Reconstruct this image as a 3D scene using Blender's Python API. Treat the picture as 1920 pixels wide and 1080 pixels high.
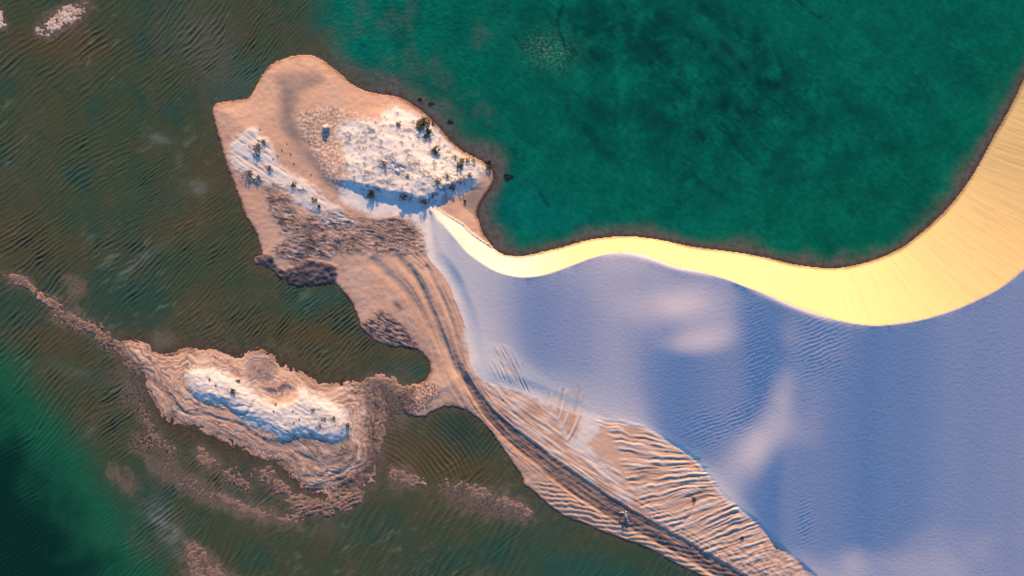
import bpy, math, random
import numpy as np

# ---------------------------------------------------------------- scene, camera, light
sc = bpy.context.scene
for o in list(bpy.data.objects):
    bpy.data.objects.remove(o)
col = sc.collection

S = 0.12            # metres per traced map unit (1920 x 1080 units across the view)
CAM_H = 300.0       # drone height

cam = bpy.data.cameras.new("camera")
cam.sensor_width = 36.0
cam.lens = 36.0 * CAM_H / (1920 * S)
cam.clip_start = 1.0
cam.clip_end = 20000.0
cam_o = bpy.data.objects.new("camera", cam)
cam_o.location = (0, 0, CAM_H)
cam_o.rotation_euler = (0, 0, 0)
col.objects.link(cam_o)
sc.camera = cam_o

SUN_EL = math.radians(11.5)
SUN_AZ = math.radians(3.0)      # clockwise from +Y (picture up)

w = bpy.data.worlds.new("World")
sc.world = w
w.use_nodes = True
wn = w.node_tree
sky = wn.nodes.new("ShaderNodeTexSky")
sky.sky_type = 'NISHITA'
sky.sun_disc = False
sky.sun_elevation = SUN_EL
sky.sun_rotation = SUN_AZ
sky.ozone_density = 6.0
sky.air_density = 1.0
sky.dust_density = 0.2
bg = wn.nodes["Background"]
wn.links.new(sky.outputs[0], bg.inputs[0])
bg.inputs[1].default_value = 0.118

sun = bpy.data.lights.new("sun", 'SUN')
sun.energy = 5.0
sun.angle = math.radians(0.6)
sun.color = (1.0, 0.70, 0.36)
sun_o = bpy.data.objects.new("sun", sun)
sun_o.rotation_euler = (math.pi / 2 - SUN_EL, 0, math.pi - SUN_AZ)
sun_o.location = (40, 250, 80)
col.objects.link(sun_o)

sc.view_settings.view_transform = 'Standard'
sc.view_settings.look = 'None'
sc.view_settings.gamma = 1.0
sc.view_settings.use_curve_mapping = False
sc.view_settings.exposure = 1.35

# ---------------------------------------------------------------- numeric helpers
f32 = np.float32
_rng = np.random.RandomState(7)
_ang = _rng.rand(256) * 2 * math.pi
GX = np.cos(_ang).astype(f32)
GY = np.sin(_ang).astype(f32)
PERM = np.concatenate([_rng.permutation(256)] * 2).astype(np.int32)


def perlin(x, y, seed=0):
    x = np.asarray(x, f32); y = np.asarray(y, f32)
    xf = np.floor(x); yf = np.floor(y)
    xi = xf.astype(np.int32) & 255; yi = (yf.astype(np.int32) + seed * 37) & 255
    fx = x - xf; fy = y - yf
    ux = fx * fx * fx * (fx * (fx * 6 - 15) + 10)
    uy = fy * fy * fy * (fy * (fy * 6 - 15) + 10)
    xi1 = (xi + 1) & 255; yi1 = (yi + 1) & 255

    def g(a, b, dx, dy):
        k = PERM[PERM[a] + b]
        return GX[k] * dx + GY[k] * dy
    n00 = g(xi, yi, fx, fy); n10 = g(xi1, yi, fx - 1, fy)
    n01 = g(xi, yi1, fx, fy - 1); n11 = g(xi1, yi1, fx - 1, fy - 1)
    a = n00 + ux * (n10 - n00); b = n01 + ux * (n11 - n01)
    return (a + uy * (b - a)) * f32(1.5)


def fbm(x, y, o=4, seed=0, gain=0.5):
    r = 0; a = 1.0; t = 0.0
    for i in range(o):
        r = r + a * perlin(x, y, seed + i); t += a
        x = x * 2.03 + 17.3; y = y * 2.03 - 9.1; a *= gain
    return r / t


def lerp0(a, b, t):
    return a + (b - a) * t


def sst(a, b, x):
    t = np.clip((x - a) / (b - a), 0, 1)
    return t * t * (3 - 2 * t)


def catmull(p, n=4, closed=False):
    p = np.array(p, float); out = []
    N = len(p)
    for i in range(N if closed else N - 1):
        if closed:
            a, b, c, d = p[(i - 1) % N], p[i], p[(i + 1) % N], p[(i + 2) % N]
        else:
            a, b, c, d = p[max(i - 1, 0)], p[i], p[i + 1], p[min(i + 2, N - 1)]
        for k in range(n):
            t = k / n
            out.append(.5 * (2 * b + (c - a) * t + (2 * a - 5 * b + 4 * c - d) * t * t + (3 * b - a - 3 * c + d) * t ** 3))
    if not closed:
        out.append(p[-1])
    return np.array(out)


# coarse map used for distance fields and slow noise
CU0, CU1, CV0, CV1, CS = -300, 2300, -300, 1500, 4
cu = np.arange(CU0, CU1 + 1, CS).astype(f32); cv = np.arange(CV0, CV1 + 1, CS).astype(f32)
CU, CV = np.meshgrid(cu, cv)


def seg_dist(pts, closed, box=None):
    """distance to a polyline, arc length of the nearest point, inside flag"""
    P = np.array(pts, f32)
    D = np.full(CU.shape, 1e12, f32); A = np.zeros(CU.shape, f32)
    ins = np.zeros(CU.shape, bool)
    n = len(P); acc = 0.0
    for i in range(n if closed else n - 1):
        ax, ay = P[i]; bx, by = P[(i + 1) % n]
        dx, dy = bx - ax, by - ay
        L2 = dx * dx + dy * dy + 1e-9; L = math.sqrt(L2)
        t = np.clip(((CU - ax) * dx + (CV - ay) * dy) / L2, 0, 1)
        ex = CU - ax - t * dx; ey = CV - ay - t * dy
        d = ex * ex + ey * ey
        m = d < D
        D[m] = d[m]; A[m] = acc + t[m] * L
        acc += L
        if closed and ay != by:
            c = (ay > cv) != (by > cv)
            rows = np.nonzero(c)[0]
            if len(rows):
                xs = ax + (cv[rows] - ay) / (by - ay) * dx
                ins[rows] ^= cu[None, :] < xs[:, None]
    D = np.sqrt(D)
    return D, A, ins


def sdf(pts, smooth=4):
    """signed distance, positive inside"""
    D, A, ins = seg_dist(catmull(pts, smooth, True) if smooth else pts, True)
    return np.where(ins, D, -D).astype(f32)


# fine grid (dense where the land lies, coarser and coarser to the horizon)
STEP = 1.75


def axis(lo, hi, far):
    c = list(np.arange(lo, hi + .01, STEP))
    out = []; d = STEP * 2; x = c[-1]
    while x < far:
        x += d; d *= 1.28; out.append(x)
    pre = []; d = STEP * 2; x = c[0]
    while x > -far:
        x -= d; d *= 1.28; pre.append(x)
    return np.array(pre[::-1] + c + out, f32)


gu = axis(-45, 1965, 30000); gv = axis(-45, 1125, 30000)
U, V = np.meshgrid(gu, gv)
NV, NU = U.shape
Uc = np.clip(U, CU0, CU1 - 1); Vc = np.clip(V, CV0, CV1 - 1)
_fx = (np.clip(gu, CU0, CU1 - 1) - CU0) / CS; _fy = (np.clip(gv, CV0, CV1 - 1) - CV0) / CS
_ix = _fx.astype(int); _iy = _fy.astype(int)
_tx = (_fx - _ix).astype(f32)[None, :]; _ty = (_fy - _iy).astype(f32)[:, None]


def up(c):
    """bilinear resample of a coarse map on the fine grid"""
    a = c[_iy][:, _ix]; b = c[_iy][:, _ix + 1]
    d = c[_iy + 1][:, _ix]; e = c[_iy + 1][:, _ix + 1]
    top = a + _tx * (b - a); bot = d + _tx * (e - d)
    return (top + _ty * (bot - top)).astype(f32)


def slow(scale, seed, o=2):
    return up(fbm(CU / scale, CV / scale, o, seed).astype(f32))


def blob(X, Y, cx, cy, rx, ry, ang=0, p=1.0):
    a = math.radians(ang)
    dx = X - cx; dy = Y - cy
    x = (dx * math.cos(a) + dy * math.sin(a)) / rx
    y = (-dx * math.sin(a) + dy * math.cos(a)) / ry
    return np.exp(-(x * x + y * y) ** p)


def cb(cx, cy, rx, ry, ang=0, p=1.0):
    return up(blob(CU, CV, cx, cy, rx, ry, ang, p).astype(f32))


def zz(pts, ox, oy, k=0.30208):
    return [(ox + x * k, oy + y * k) for x, y in pts]


# slow warping fields, shared
N1 = fbm(U / 26, V / 26, 3, 3)          # edges
N2 = fbm(U / 9, V / 9, 2, 11)           # fine
N3 = slow(90, 21, 3)
N4 = slow(240, 31, 3)


def area(pts, soft=6, warp=0.0, fine=0.0, smooth=3):
    d = up(sdf(pts, smooth))
    return sst(-soft, soft, d + warp * N1 + fine * N2), d


def stroke(pts, wid, soft=1.0):
    D, A, _ = seg_dist(catmull(pts, 4), False)
    d = up(D); a = up(A)
    return np.exp(-(d / wid) ** 2), d, a


# ---------------------------------------------------------------- traced outlines (map units)
SHORE_NE = [(2130, -260), (2060, -110), (2000, 0), (1955, 85), (1920, 150), (1899, 195), (1872, 243), (1849, 286), (1829, 322), (1804, 359),
            (1772, 397), (1736, 431), (1695, 463), (1654, 483), (1613, 496), (1568, 504), (1527, 502), (1482, 495), (1441, 485), (1400, 477),
            (1349, 470), (1297, 463), (1258, 455), (1216, 447), (1161, 444), (1103, 451), (1055, 464), (1006, 476), (974, 481), (951, 479),
            (935, 474), (919, 459), (904, 435), (896, 412), (893, 399)]
SHORE_I1 = [(900, 379), (912, 361), (921, 346), (924, 322), (906, 304), (881, 291), (857, 276), (833, 252), (812, 228), (788, 207), (758, 187),
            (736, 180), (706, 176), (682, 169), (661, 159), (643, 143), (622, 125), (604, 112), (588, 105), (573, 102), (549, 105), (525, 112),
            (507, 122), (495, 136), (485, 152), (476, 170), (466, 184), (446, 188), (419, 191), (404, 196), (398, 205), (402, 225), (408, 249),
            (415, 273), (422, 300), (434, 331), (443, 352), (452, 376), (460, 403), (471, 420), (482, 441), (488, 460), (491, 478), (477, 482),
            (480, 493), (501, 500), (514, 508), (529, 523), (550, 534), (583, 536), (610, 532), (628, 532)]
SHORE_SW = [(643, 547), (659, 568), (671, 593), (677, 614), (692, 629), (710, 642), (740, 650), (770, 651), (790, 660), (804, 679), (807, 697), (798, 712),
            (780, 722), (756, 731), (751, 743), (754, 761), (762, 775), (780, 780), (798, 779), (813, 770), (837, 762), (861, 764), (882, 774),
            (904, 791), (922, 812), (937, 833), (952, 854), (967, 876), (980, 897), (983, 909), (1000, 921), (1018, 937), (1036, 953),
            (1060, 968), (1096, 981), (1129, 996), (1171, 1011), (1217, 1029), (1256, 1050), (1292, 1068), (1316, 1080), (1400, 1125), (1560, 1210), (1900, 1420), (2300, 1700)]
LAND = SHORE_NE + SHORE_I1 + SHORE_SW + [(3200, 1700), (3200, -260)]
ISL2 = zz([(150, 140), (210, 125), (320, 150), (335, 200), (390, 220), (440, 210), (520, 190), (640, 175), (760, 195), (860, 235), (920, 200),
           (1000, 180), (1070, 200), (1140, 260), (1240, 310), (1340, 365), (1440, 400), (1520, 385), (1560, 370), (1620, 400), (1660, 405),
           (1720, 365), (1745, 370), (1740, 440), (1740, 520), (1745, 640), (1730, 740), (1740, 840), (1720, 920), (1640, 990), (1560, 1030),
           (1440, 1079), (1300, 1050), (1230, 980), (1150, 900), (1040, 850), (950, 800), (850, 770), (720, 720), (600, 660), (500, 640),
           (420, 600), (370, 520), (320, 420), (330, 350), (260, 300), (190, 240), (150, 190)], 180, 600)
CREST = [(806, 396), (832, 422), (854, 448), (877, 474), (903, 493), (929, 508), (961, 517), (987, 519), (1019, 515), (1048, 506), (1077, 495),
         (1106, 484), (1135, 476), (1168, 472), (1200, 476), (1232, 486), (1265, 498), (1313, 509), (1362, 523), (1400, 538), (1425, 547),
         (1462, 562), (1500, 577), (1537, 590), (1575, 601), (1612, 608), (1650, 610), (1687, 607), (1725, 601), (1762, 592), (1800, 580),
         (1837, 565), (1875, 547), (1905, 528), (1920, 516), (1960, 482), (2020, 410), (2100, 310), (2200, 200), (2350, 40)]
TOE = [(2130, -260), (2060, -110), (2000, 0), (1955, 85)] + SHORE_NE[4:30] + [(936, 473), (909, 457), (886, 441), (867, 423), (844, 409), (822, 394), (812, 388)]
FOOT = [(797, 463), (806, 487), (825, 508), (843, 535), (852, 559), (864, 587), (873, 617), (879, 660), (886, 688), (910, 717), (967, 733), (1018, 752),
        (1075, 775), (1118, 787), (1160, 796), (1208, 806), (1244, 827), (1301, 866), (1353, 932), (1410, 978), (1458, 1026), (1522, 1080), (1700, 1225), (2350, 1700)]

d_land = up(sdf(LAND, 3))
# Shoreline wobble at the scale the photograph shows
d_land = d_land + 1.5 * N2 * sst(1200, 900, U) + 0.7 * N2
d_i2 = up(sdf(ISL2, 3)) + 5.0 * N1 + 2.0 * N2
d_i2 = d_i2 + sst(0, 60, V - 790 - .12 * (U - 300) + 40 * sst(420, 250, U)) * (9 * slow(45, 23, 2) + 5 * fbm((U * .9 + V * .43) / 24, (-U * .43 + V * .9) / 6, 2, 25))

# the dune: crest as a function of u, corrected for its own height
D, A, _ = seg_dist(catmull(TOE, 4), False)
d_toe_c = D; a_toe = up(A); d_toe = up(D)


def TANf(u):
    return np.tan(np.radians(np.interp(u, [800, 880, 930, 990, 1100, 1280, 1600, 2300], [17, 21, 29, 40, 49, 48, 41, 40])))



def c_at(c, x, y):
    fx = np.clip((x - CU0) / CS, 0, len(cu) - 2); fy = np.clip((y - CV0) / CS, 0, len(cv) - 2)
    ix = fx.astype(int); iy = fy.astype(int); tx = fx - ix; ty = fy - iy
    return (c[iy, ix] * (1 - tx) + c[iy, ix + 1] * tx) * (1 - ty) + (c[iy + 1, ix] * (1 - tx) + c[iy + 1, ix + 1] * tx) * ty


cp = catmull(CREST, 6)
for _ in range(2):
    hh = c_at(d_toe_c, cp[:, 0], cp[:, 1]) * S * TANf(cp[:, 0])
k = 1 - hh / CAM_H
cp = np.stack([960 + (cp[:, 0] - 960) * k, 540 + (cp[:, 1] - 540) * k], 1)
cp = cp[np.argsort(cp[:, 0])]
fp = catmull(FOOT, 6); fp = fp[np.argsort(fp[:, 0])]


_cw = np.arange(780, 2400, 1.0)
_cj = .45 * perlin(_cw / 90, _cw * 0 + 3.3, 41) + .5 * perlin(_cw / 27, _cw * 0 + 1.7, 42) + .5 * perlin(_cw / 9, _cw * 0 + .7, 43)


def vcrest_s(u):
    return np.interp(u, cp[:, 0], cp[:, 1]).astype(f32)


def vcrest(u):
    return (np.interp(u, cp[:, 0], cp[:, 1]) + np.interp(u, _cw, _cj)).astype(f32)


def vfoot(u):
    return np.interp(u, fp[:, 0], fp[:, 1]).astype(f32)


_fu = np.arange(700, 2301, 4.0); _fv = np.interp(_fu, fp[:, 0], fp[:, 1]); _k = np.hanning(41); _k /= _k.sum()
_fs = np.convolve(np.pad(_fv, 20, mode='edge'), _k, 'valid')


_fs = np.minimum(_fs, np.interp(_fu, [1400, 1520, 1620, 1720, 1900, 2300], [1100, 1110, 1150, 1185, 1225, 1260]))


def vfoot_s(u):
    return np.interp(u, _fu, _fs).astype(f32)


# base elevation of the flats
F = 0.06 + 0.75 * (1 - np.exp(-np.maximum(d_land, 0) / 70.0))
F += 0.10 * N3 * sst(0, 30, d_land)

tu = np.arange(797, 2301, 3.0); tt = np.linspace(0, 1, 241)
TU, TT = np.meshgrid(tu, tt)
vc1 = vcrest_s(tu); vf1 = vfoot_s(tu)
TV = vc1[None, :] + (vf1 - vc1)[None, :] * TT
SD = 8.3 - 1.2 * TT + 1.8 * sst(1560, 1760, TU) - 1.0 * sst(1750, 1500, TU) * sst(.25, .0, TT)      # slope in degrees, windward side
bl = [  # cx cy rx ry ang amp : gentler (-) and steeper (+) stretches of the windward slope
    (1250, 572, 80, 36, -8, -8.5), (1335, 590, 60, 45, 0, -3.5), (1300, 640, 85, 26, -10, -7.0), (1262, 690, 44, 12, 0, -3.5),
    (1215, 505, 110, 24, 12, -2.5),
    (1460, 630, 24, 88, 0, -4.2), (1453, 730, 26, 62, 8, -4.8), (1408, 840, 36, 80, 34, -7.0), (1455, 815, 60, 60, 30, -2.2),
    (1545, 700, 70, 140, 0, -2.0), (1700, 1065, 170, 55, 0, -4.0), (1598, 1040, 24, 70, 0, -2.5), (1830, 1000, 120, 40, 0, -1.0),
    (1110, 640, 150, 60, 25, 8.0), (1350, 690, 100, 26, -12, 4.0), (1330, 780, 80, 45, -35, 3.5), (1270, 790, 60, 60, 0, 2.0),
    (1550, 935, 95, 65, 15, 3.0), (1530, 870, 60, 30, 0, 1.5), (1400, 650, 30, 80, 0, 2.0), (1860, 700, 130, 140, 0, 1.2), (1490, 1000, 60, 50, 40, 1.2),
    (1800, 880, 160, 80, 0, .8), (1000, 600, 70, 60, 30, 1.5), (930, 640, 40, 70, -20, -2.0)]
for b in bl:
    SD = SD + b[5] * blob(TU, TV, *b[:5])
SD = SD - 3.0 * np.exp(-((1 - TT) / 0.10) ** 2)
SD = SD + 1.7 * fbm(TU / 150, TV / 110, 3, 51) + 0.9 * fbm(TU / 45, TV / 60, 2, 53)
SD = np.maximum(SD, -1.5)
hc_t = np.interp(tu, [800, 850, 900, 945], [0.55, 0.45, 0.25, 0.0]) + c_at(d_toe_c, np.clip(tu, CU0, CU1 - 5), vc1) * S * TANf(tu)
run = (vf1 - vc1) * S
need = (hc_t - 0.7) / run
for _ in range(6):
    SD = np.where(SD > 7.5, 7.5 + 2.7 * np.tanh((SD - 7.5) / 2.7), SD)
    k_ = need / np.tan(np.radians(SD)).mean(0)
    k_ = np.convolve(np.pad(k_, 20, mode='edge'), np.hanning(41) / np.hanning(41).sum(), 'valid')
    SD = SD * (k_ + (1 - k_) * sst(1500, 1760, tu))[None, :]
ker = np.hanning(17); ker /= ker.sum()
pad = np.pad(np.tan(np.radians(SD)), ((0, 0), (8, 8)), mode='edge')
SL = sum(ker[i] * pad[:, i:i + SD.shape[1]] for i in range(17)) * (run / (len(tt) - 1))[None, :]
C = np.cumsum(SL, 0); C = C - C[:1]      # metres below the crest
tf = np.clip((vfoot(tu) - vc1) / (vf1 - vc1), .3, 1)
Cf = C[(tf * 240).astype(int), np.arange(len(tu))]
kf = np.clip((hc_t - 0.72) / np.maximum(Cf, .2), .6, 1.25)
kf = np.convolve(np.pad(kf, 10, mode='edge'), np.hanning(21) / np.hanning(21).sum(), 'valid')
C = C * (kf + (1 - kf) * sst(1500, 1760, tu))[None, :]
tfx = np.clip((U - 797) / 3.0, 0, len(tu) - 1.001); VC = vcrest(gu)[None, :]; VF = vfoot(gu)[None, :]
VFS = vfoot_s(gu)[None, :]
VCS = vcrest_s(gu)[None, :]
T = np.clip((V - VCS) / (VFS - VCS), 0, 1)
ty = T * 239.999
ix = tfx.astype(int); iy = ty.astype(int); ax = (tfx - ix).astype(f32); ay = (ty - iy).astype(f32)
Cs = (C[iy, ix] * (1 - ax) + C[iy, ix + 1] * ax) * (1 - ay) + (C[iy + 1, ix] * (1 - ax) + C[iy + 1, ix + 1] * ax) * ay
Cs = Cs.astype(f32)
toe_h = np.interp(gu, [800, 850, 900, 945], [0.55, 0.45, 0.25, 0.0]).astype(f32)
hc = (np.interp(gu, [800, 850, 900, 945], [0.55, 0.45, 0.25, 0.0]) + c_at(d_toe_c, np.clip(gu, CU0, CU1 - 5), vcrest(gu)) * S * TANf(gu)).astype(f32)
hc[gu < 806] = 0
hc_s = (np.interp(gu, [800, 850, 900, 945], [0.55, 0.45, 0.25, 0.0]) + c_at(d_toe_c, np.clip(gu, CU0, CU1 - 5), vcrest_s(gu)) * S * TANf(gu)).astype(f32)
hc_s[gu < 806] = 0
_i = (gu > -40) & (gu < 1960)
_h = np.convolve(np.pad(hc_s[_i], 10, mode='edge'), np.hanning(21) / np.hanning(21).sum(), 'valid')
hc_s[_i] = _h
Ff = 0.5
h_stoss = hc_s[None, :] - Cs + (hc - hc_s)[None, :] * np.exp(-np.maximum(V - VC, 0) / 6.0)
slip_poly = catmull(TOE, 4)
sl_pts = np.concatenate([slip_poly, cp[cp[:, 0] < 2340]])
d_slip = up(sdf(sl_pts, 0))
h_slip = toe_h[None, :] + d_toe * S * TANf(gu).astype(f32)[None, :]
in_slip = (V <= VC) & (d_slip > -3.5) & (U > 806)
in_stoss = (V > VC) & (V < VF) & (U > 800)
H_low = Ff
m_slip = in_slip.astype(f32); m_stoss = in_stoss.astype(f32)
# blend of the windward sheet into the flats at its foot
H = F.copy()
_D, _A, _ = seg_dist(catmull(FOOT, 4), False); d_foot = up(_D)
e = sst(0, 1, d_foot / lerp0(30, 10, sst(1060, 1180, U))) * sst(800, 820, U)
H = np.where(in_stoss, F + (h_stoss - F) * e, H)
av = perlin(a_toe / 5.0, d_toe / 90.0, 5) + 0.6 * perlin(a_toe / 2.2, d_toe / 60.0, 6)
H = np.where(in_slip, h_slip + (0.020 * av * sst(1500, 1850, U) * sst(0, 14, d_toe) + 0.012 * av + .03 * N1 + .012 * N2 + .10 * N3) * sst(0, 16, d_toe) * sst(0, 10, d_slip), H)

soft = np.zeros_like(H); wsum = 0
for k_ in range(-9, 10):
    w_ = math.exp(-(k_ / 5.0) ** 2); soft += w_ * np.roll(H, k_, 0); wsum += w_
sm = blob(U, V, 1235, 488, 95, 22, 12, 1.5) + blob(U, V, 815, 405, 14, 14) + .8 * blob(U, V, 1480, 572, 70, 14, 22, 1.5)
H = H + (soft / wsum - H) * np.clip(sm, 0, 1)

# ---------------------------------------------------------------- ground cover masks; some also carry painted light and shade
white = np.zeros_like(U); mud_shade = np.zeros_like(U); wet = np.zeros_like(U)
gold = np.zeros_like(U); red = np.zeros_like(U); stain_shade = np.zeros_like(U)
sheet = np.zeros_like(U)
land = sst(-1, 2, d_land)
gold = np.maximum(gold, m_slip)  # sunlit yellow of the slip face, put into its sand colour
sheet = np.maximum(sheet, m_stoss)  # paler, cooler shade tone put into the windward sand colour

# --- big northern island
Z1 = (380, 80); Z2 = (420, 360)
W1, dW1 = area(zz([(1170, 395), (1290, 430), (1420, 500), (1500, 590), (1600, 690), (1700, 750), (1760, 790), (1720, 850), (1640, 930), (1480, 985), (1420, 1000), (1300, 960), (1150, 960),
                   (1030, 930), (960, 900), (915, 860), (880, 740), (860, 630), (830, 560), (860, 500), (1000, 480), (1110, 470)], *Z1), 7, 9, 5)
W1b, _ = area([(650, 330), (700, 350), (760, 360), (815, 368), (832, 385), (808, 400), (812, 470), (800, 470), (792, 440), (770, 415), (735, 405), (700, 408), (672, 395), (640, 372)], 8, 6, 3)
W2, dW2 = area(zz([(190, 620), (330, 540), (420, 640), (480, 760), (640, 860), (760, 960), (880, 1060), (960, 1110), (760, 1120), (640, 1040), (520, 920), (340, 860), (200, 780)], *Z1), 8, 10, 5)
tail = fbm((U * .82 + V * .57) / 40, (-U * .57 + V * .82) / 7, 3, 61)     # wind tails, running down to the right
W2 = W2 * sst(-.5, .2, tail + .22 + .3 * N1)
W1 = W1 * sst(-.75, -.1, fbm(U / 16, V / 12, 3, 63) + .05 + .4 * sst(0, 40, dW1))
white = np.maximum(white, np.maximum(W1, np.maximum(W1b, W2 * .95)))
# hill with a steep lee towards the lower side
hillN = sst(4, 105, up(sdf(LAND, 3)))
dS = up(sdf([(300, 150), (700, 150), (800, 190), (880, 270), (925, 310), (915, 330), (885, 345), (858, 352), (838, 366), (812, 378), (792, 383), (765, 377), (745, 374), (718, 370), (690, 362),
             (645, 350), (560, 330), (300, 320)], 3)) + 4 * N1 + 2 * N2
hill = hillN * sst(-3, 17, dS) * sst(600, 770, U + .25 * (V - 260))
H += 1.1 * hill * np.clip(.75 + .5 * N3, 0.4, 1.3)
H += 0.07 * W2 * (1 + .6 * tail) * land
neb = fbm((U * .9 + V * .43) / 34, (-U * .43 + V * .9) / 15, 3, 67)
H += .11 * neb * hill * sst(-.1, .6, W1 + .2)
# hummock belt on the hill's left flank
hum, _ = area(zz([(590, 430), (700, 420), (850, 400), (1000, 470), (1110, 470), (1020, 500), (880, 520), (850, 600), (880, 700), (910, 800), (900, 930), (850, 930), (760, 820),
                  (690, 700), (630, 600), (600, 520)], *Z1), 7, 6, 3)
hb = fbm(U / 6.0, V / 5.0, 2, 71)
H += hum * (0.065 * hb + .03)
hf = fbm(U / 3.6, V / 3.6, 2, 73) + .4 * slow(30, 75)
mud_shade = np.maximum(mud_shade, hum * np.maximum(sst(.05, .4, -hb + .05) * .35, sst(.0, .3, hf) * .6 * sst(690, 610, U + .25 * (V - 250))))
white = np.maximum(white, hum * sst(-.05, .3, hb) * .55)
# shrubby litter over the white hill
lit = fbm(U / 10, V / 8, 3, 81)
m = W1 * sst(.0, .36, lit + .40 * slow(60, 83) - .03)
H += W1 * (.06 * lit)
mud_shade = np.maximum(mud_shade, m * .66)
sc1 = np.maximum(cb(850, 335, 34, 16, -25), cb(745, 318, 28, 14, 20))
m = sc1 * sst(-.15, .2, fbm(U / 5, V / 5, 2, 85)); mud_shade = np.maximum(mud_shade, m * .75); H += .15 * sc1 * fbm(U / 6, V / 6, 2, 86)  # dark specks here also stand in for the scrub's shade
# greyish pan in the tan sand
st, _ = area([(520, 150), (560, 140), (600, 148), (600, 165), (570, 178), (555, 200), (560, 240), (590, 290), (620, 340), (650, 365), (640, 372), (605, 340), (560, 290), (530, 240), (525, 190)], 14, 8)
stain_shade = np.maximum(stain_shade, st * .92 * np.clip(.85 + .8 * N3, .3, 1))
H -= 0.10 * st
# crinkled dark crust south of the saddle
R1, dR1 = area(zz([(260, 40), (340, 10), (480, 130), (640, 110), (870, 140), (940, 165), (1010, 160), (1120, 165), (1200, 220), (1245, 300), (1245, 375), (1180, 398), (1050, 385), (850, 378),
                   (700, 385), (600, 420), (500, 440), (420, 440), (300, 390), (330, 320), (400, 300), (330, 200)], *Z2), 7, 10, 4)
rz = .7 * fbm((U * .97 + V * .22) / 15 + .8 * N1, (-U * .22 + V * .97) / 3.6 + 1.6 * N3 + .5 * N1, 3, 91, .6) + .45 * fbm(U / 26, V / 12, 3, 92)
rg = 1 - np.abs(rz) * 2.4
H += R1 * (.10 * rg - .03) * land
mud_shade = np.maximum(mud_shade, R1 * np.clip(.36 + .65 * sst(.12, -.22, rz) + .45 * slow(50, 94), 0, .95))
fan = np.maximum(cb(757, 424, 34, 14, 12, 2), 0)
mud_shade = np.maximum(mud_shade, fan * (.55 + .25 * np.sin(U * .9 + V * .25)))
white = np.maximum(white, R1 * sst(.12, .4, fbm(U / 6, V / 3.5, 2, 93) + .25 * slow(60, 96)) * .8)
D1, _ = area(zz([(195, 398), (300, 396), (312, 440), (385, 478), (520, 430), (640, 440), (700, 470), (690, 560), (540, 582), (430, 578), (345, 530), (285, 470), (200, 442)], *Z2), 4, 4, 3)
mud_shade = np.maximum(mud_shade, D1 * .95); H += .10 * D1 * sst(0, 26, d_land) + D1 * .10 * N2  # shade of the bank's lower face painted dark
R2, _ = area(zz([(840, 840), (950, 755), (1000, 740), (1085, 800), (1145, 870), (1205, 945), (1150, 962), (1000, 935), (890, 885)], *Z2), 6, 8, 4)
rz2 = fbm((U * .9 + V * .4) / 14, (-U * .4 + V * .9) / 4.5, 3, 95)
H += R2 * .12 * rz2; mud_shade = np.maximum(mud_shade, R2 * (.40 + .6 * sst(.22, -.15, rz2)))
m = cb(745, 571, 13, 5, 40, 1.5); mud_shade = np.maximum(mud_shade, m * .9)
white = np.maximum(white, cb(735, 561, 14, 3, 40) * .6)
# grey litter on the tan flats at lower left of the island
g1, _ = area(zz([(380, 900), (470, 930), (560, 1000), (640, 1079), (480, 1060), (400, 990)], *Z1), 8, 8, 4)
mud_shade = np.maximum(mud_shade, g1 * sst(-.2, .2, tail) * .7)
m = np.maximum(cb(500, 330, 26, 6, 28), cb(563, 362, 16, 6, 35)); mud_shade = np.maximum(mud_shade, m * .5 * sst(-.3, .2, tail))
# dark scarp on the right of the hill
cl, dcl, _ = stroke([(905, 303), (922, 318), (927, 335), (921, 350), (913, 362), (901, 380), (895, 398)], 3.2)
mud_shade = np.maximum(mud_shade, cl)
m = cb(926, 345, 12, 17, 10) * sst(-.1, .2, N2); mud_shade = np.maximum(mud_shade, m * .9)
stain_shade = np.maximum(stain_shade, cb(887, 372, 22, 26, 25, 1.5) * .9)
H -= .5 * cb(885, 375, 26, 22, 25) * land

# leaf litter and matted dead stems round the scrub, with its blotchy shading painted in
for (lu, lv, ld) in [(792, 234, 20), (806, 246, 12), (748, 234, 16), (797, 257, 12), (817, 282, 14), (860, 298, 18), (880, 302, 16), (862, 309, 14), (915, 316, 14), (697, 366, 14), (709, 354, 9),
                     (757, 370, 14), (770, 373, 12), (793, 379, 13), (720, 306, 13), (865, 338, 16), (848, 350, 16), (822, 340, 18), (838, 331, 14), (880, 328, 14), (765, 330, 12), (484, 290, 8), (482, 274, 20),
                     (493, 265, 12), (507, 314, 12), (467, 325, 22), (484, 334, 18), (551, 348, 14), (590, 374, 15), (597, 387, 12), (437, 733, 12), (447, 713, 8), (587, 770, 10), (607, 787, 14), (626, 786, 10),
                     (652, 798, 12), (600, 797, 12), (690, 320, 16), (735, 290, 18), (775, 300, 18), (800, 320, 20), (655, 250, 14), (680, 275, 12), (520, 345, 14), (540, 365, 16), (570, 352, 10), (700, 240, 12)]:
    i0, i1 = np.searchsorted(gu, (lu - 2.5 * ld, lu + 2.5 * ld)); j0, j1 = np.searchsorted(gv, (lv - 2.5 * ld, lv + 2.5 * ld))
    uu = U[j0:j1, i0:i1]; vv_ = V[j0:j1, i0:i1]
    q = blob(uu, vv_, lu - .1 * ld, lv + .25 * ld, .95 * ld, .55 * ld, 25)
    nn = fbm(uu / 4.2, vv_ / 3.4, 2, 151)
    mud_shade[j0:j1, i0:i1] = np.maximum(mud_shade[j0:j1, i0:i1], np.clip(q * 1.2, 0, 1) * sst(-.12, .22, nn + .25 * (q - .5)) * .72)
    H[j0:j1, i0:i1] += q * (.10 + .10 * nn)

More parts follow.
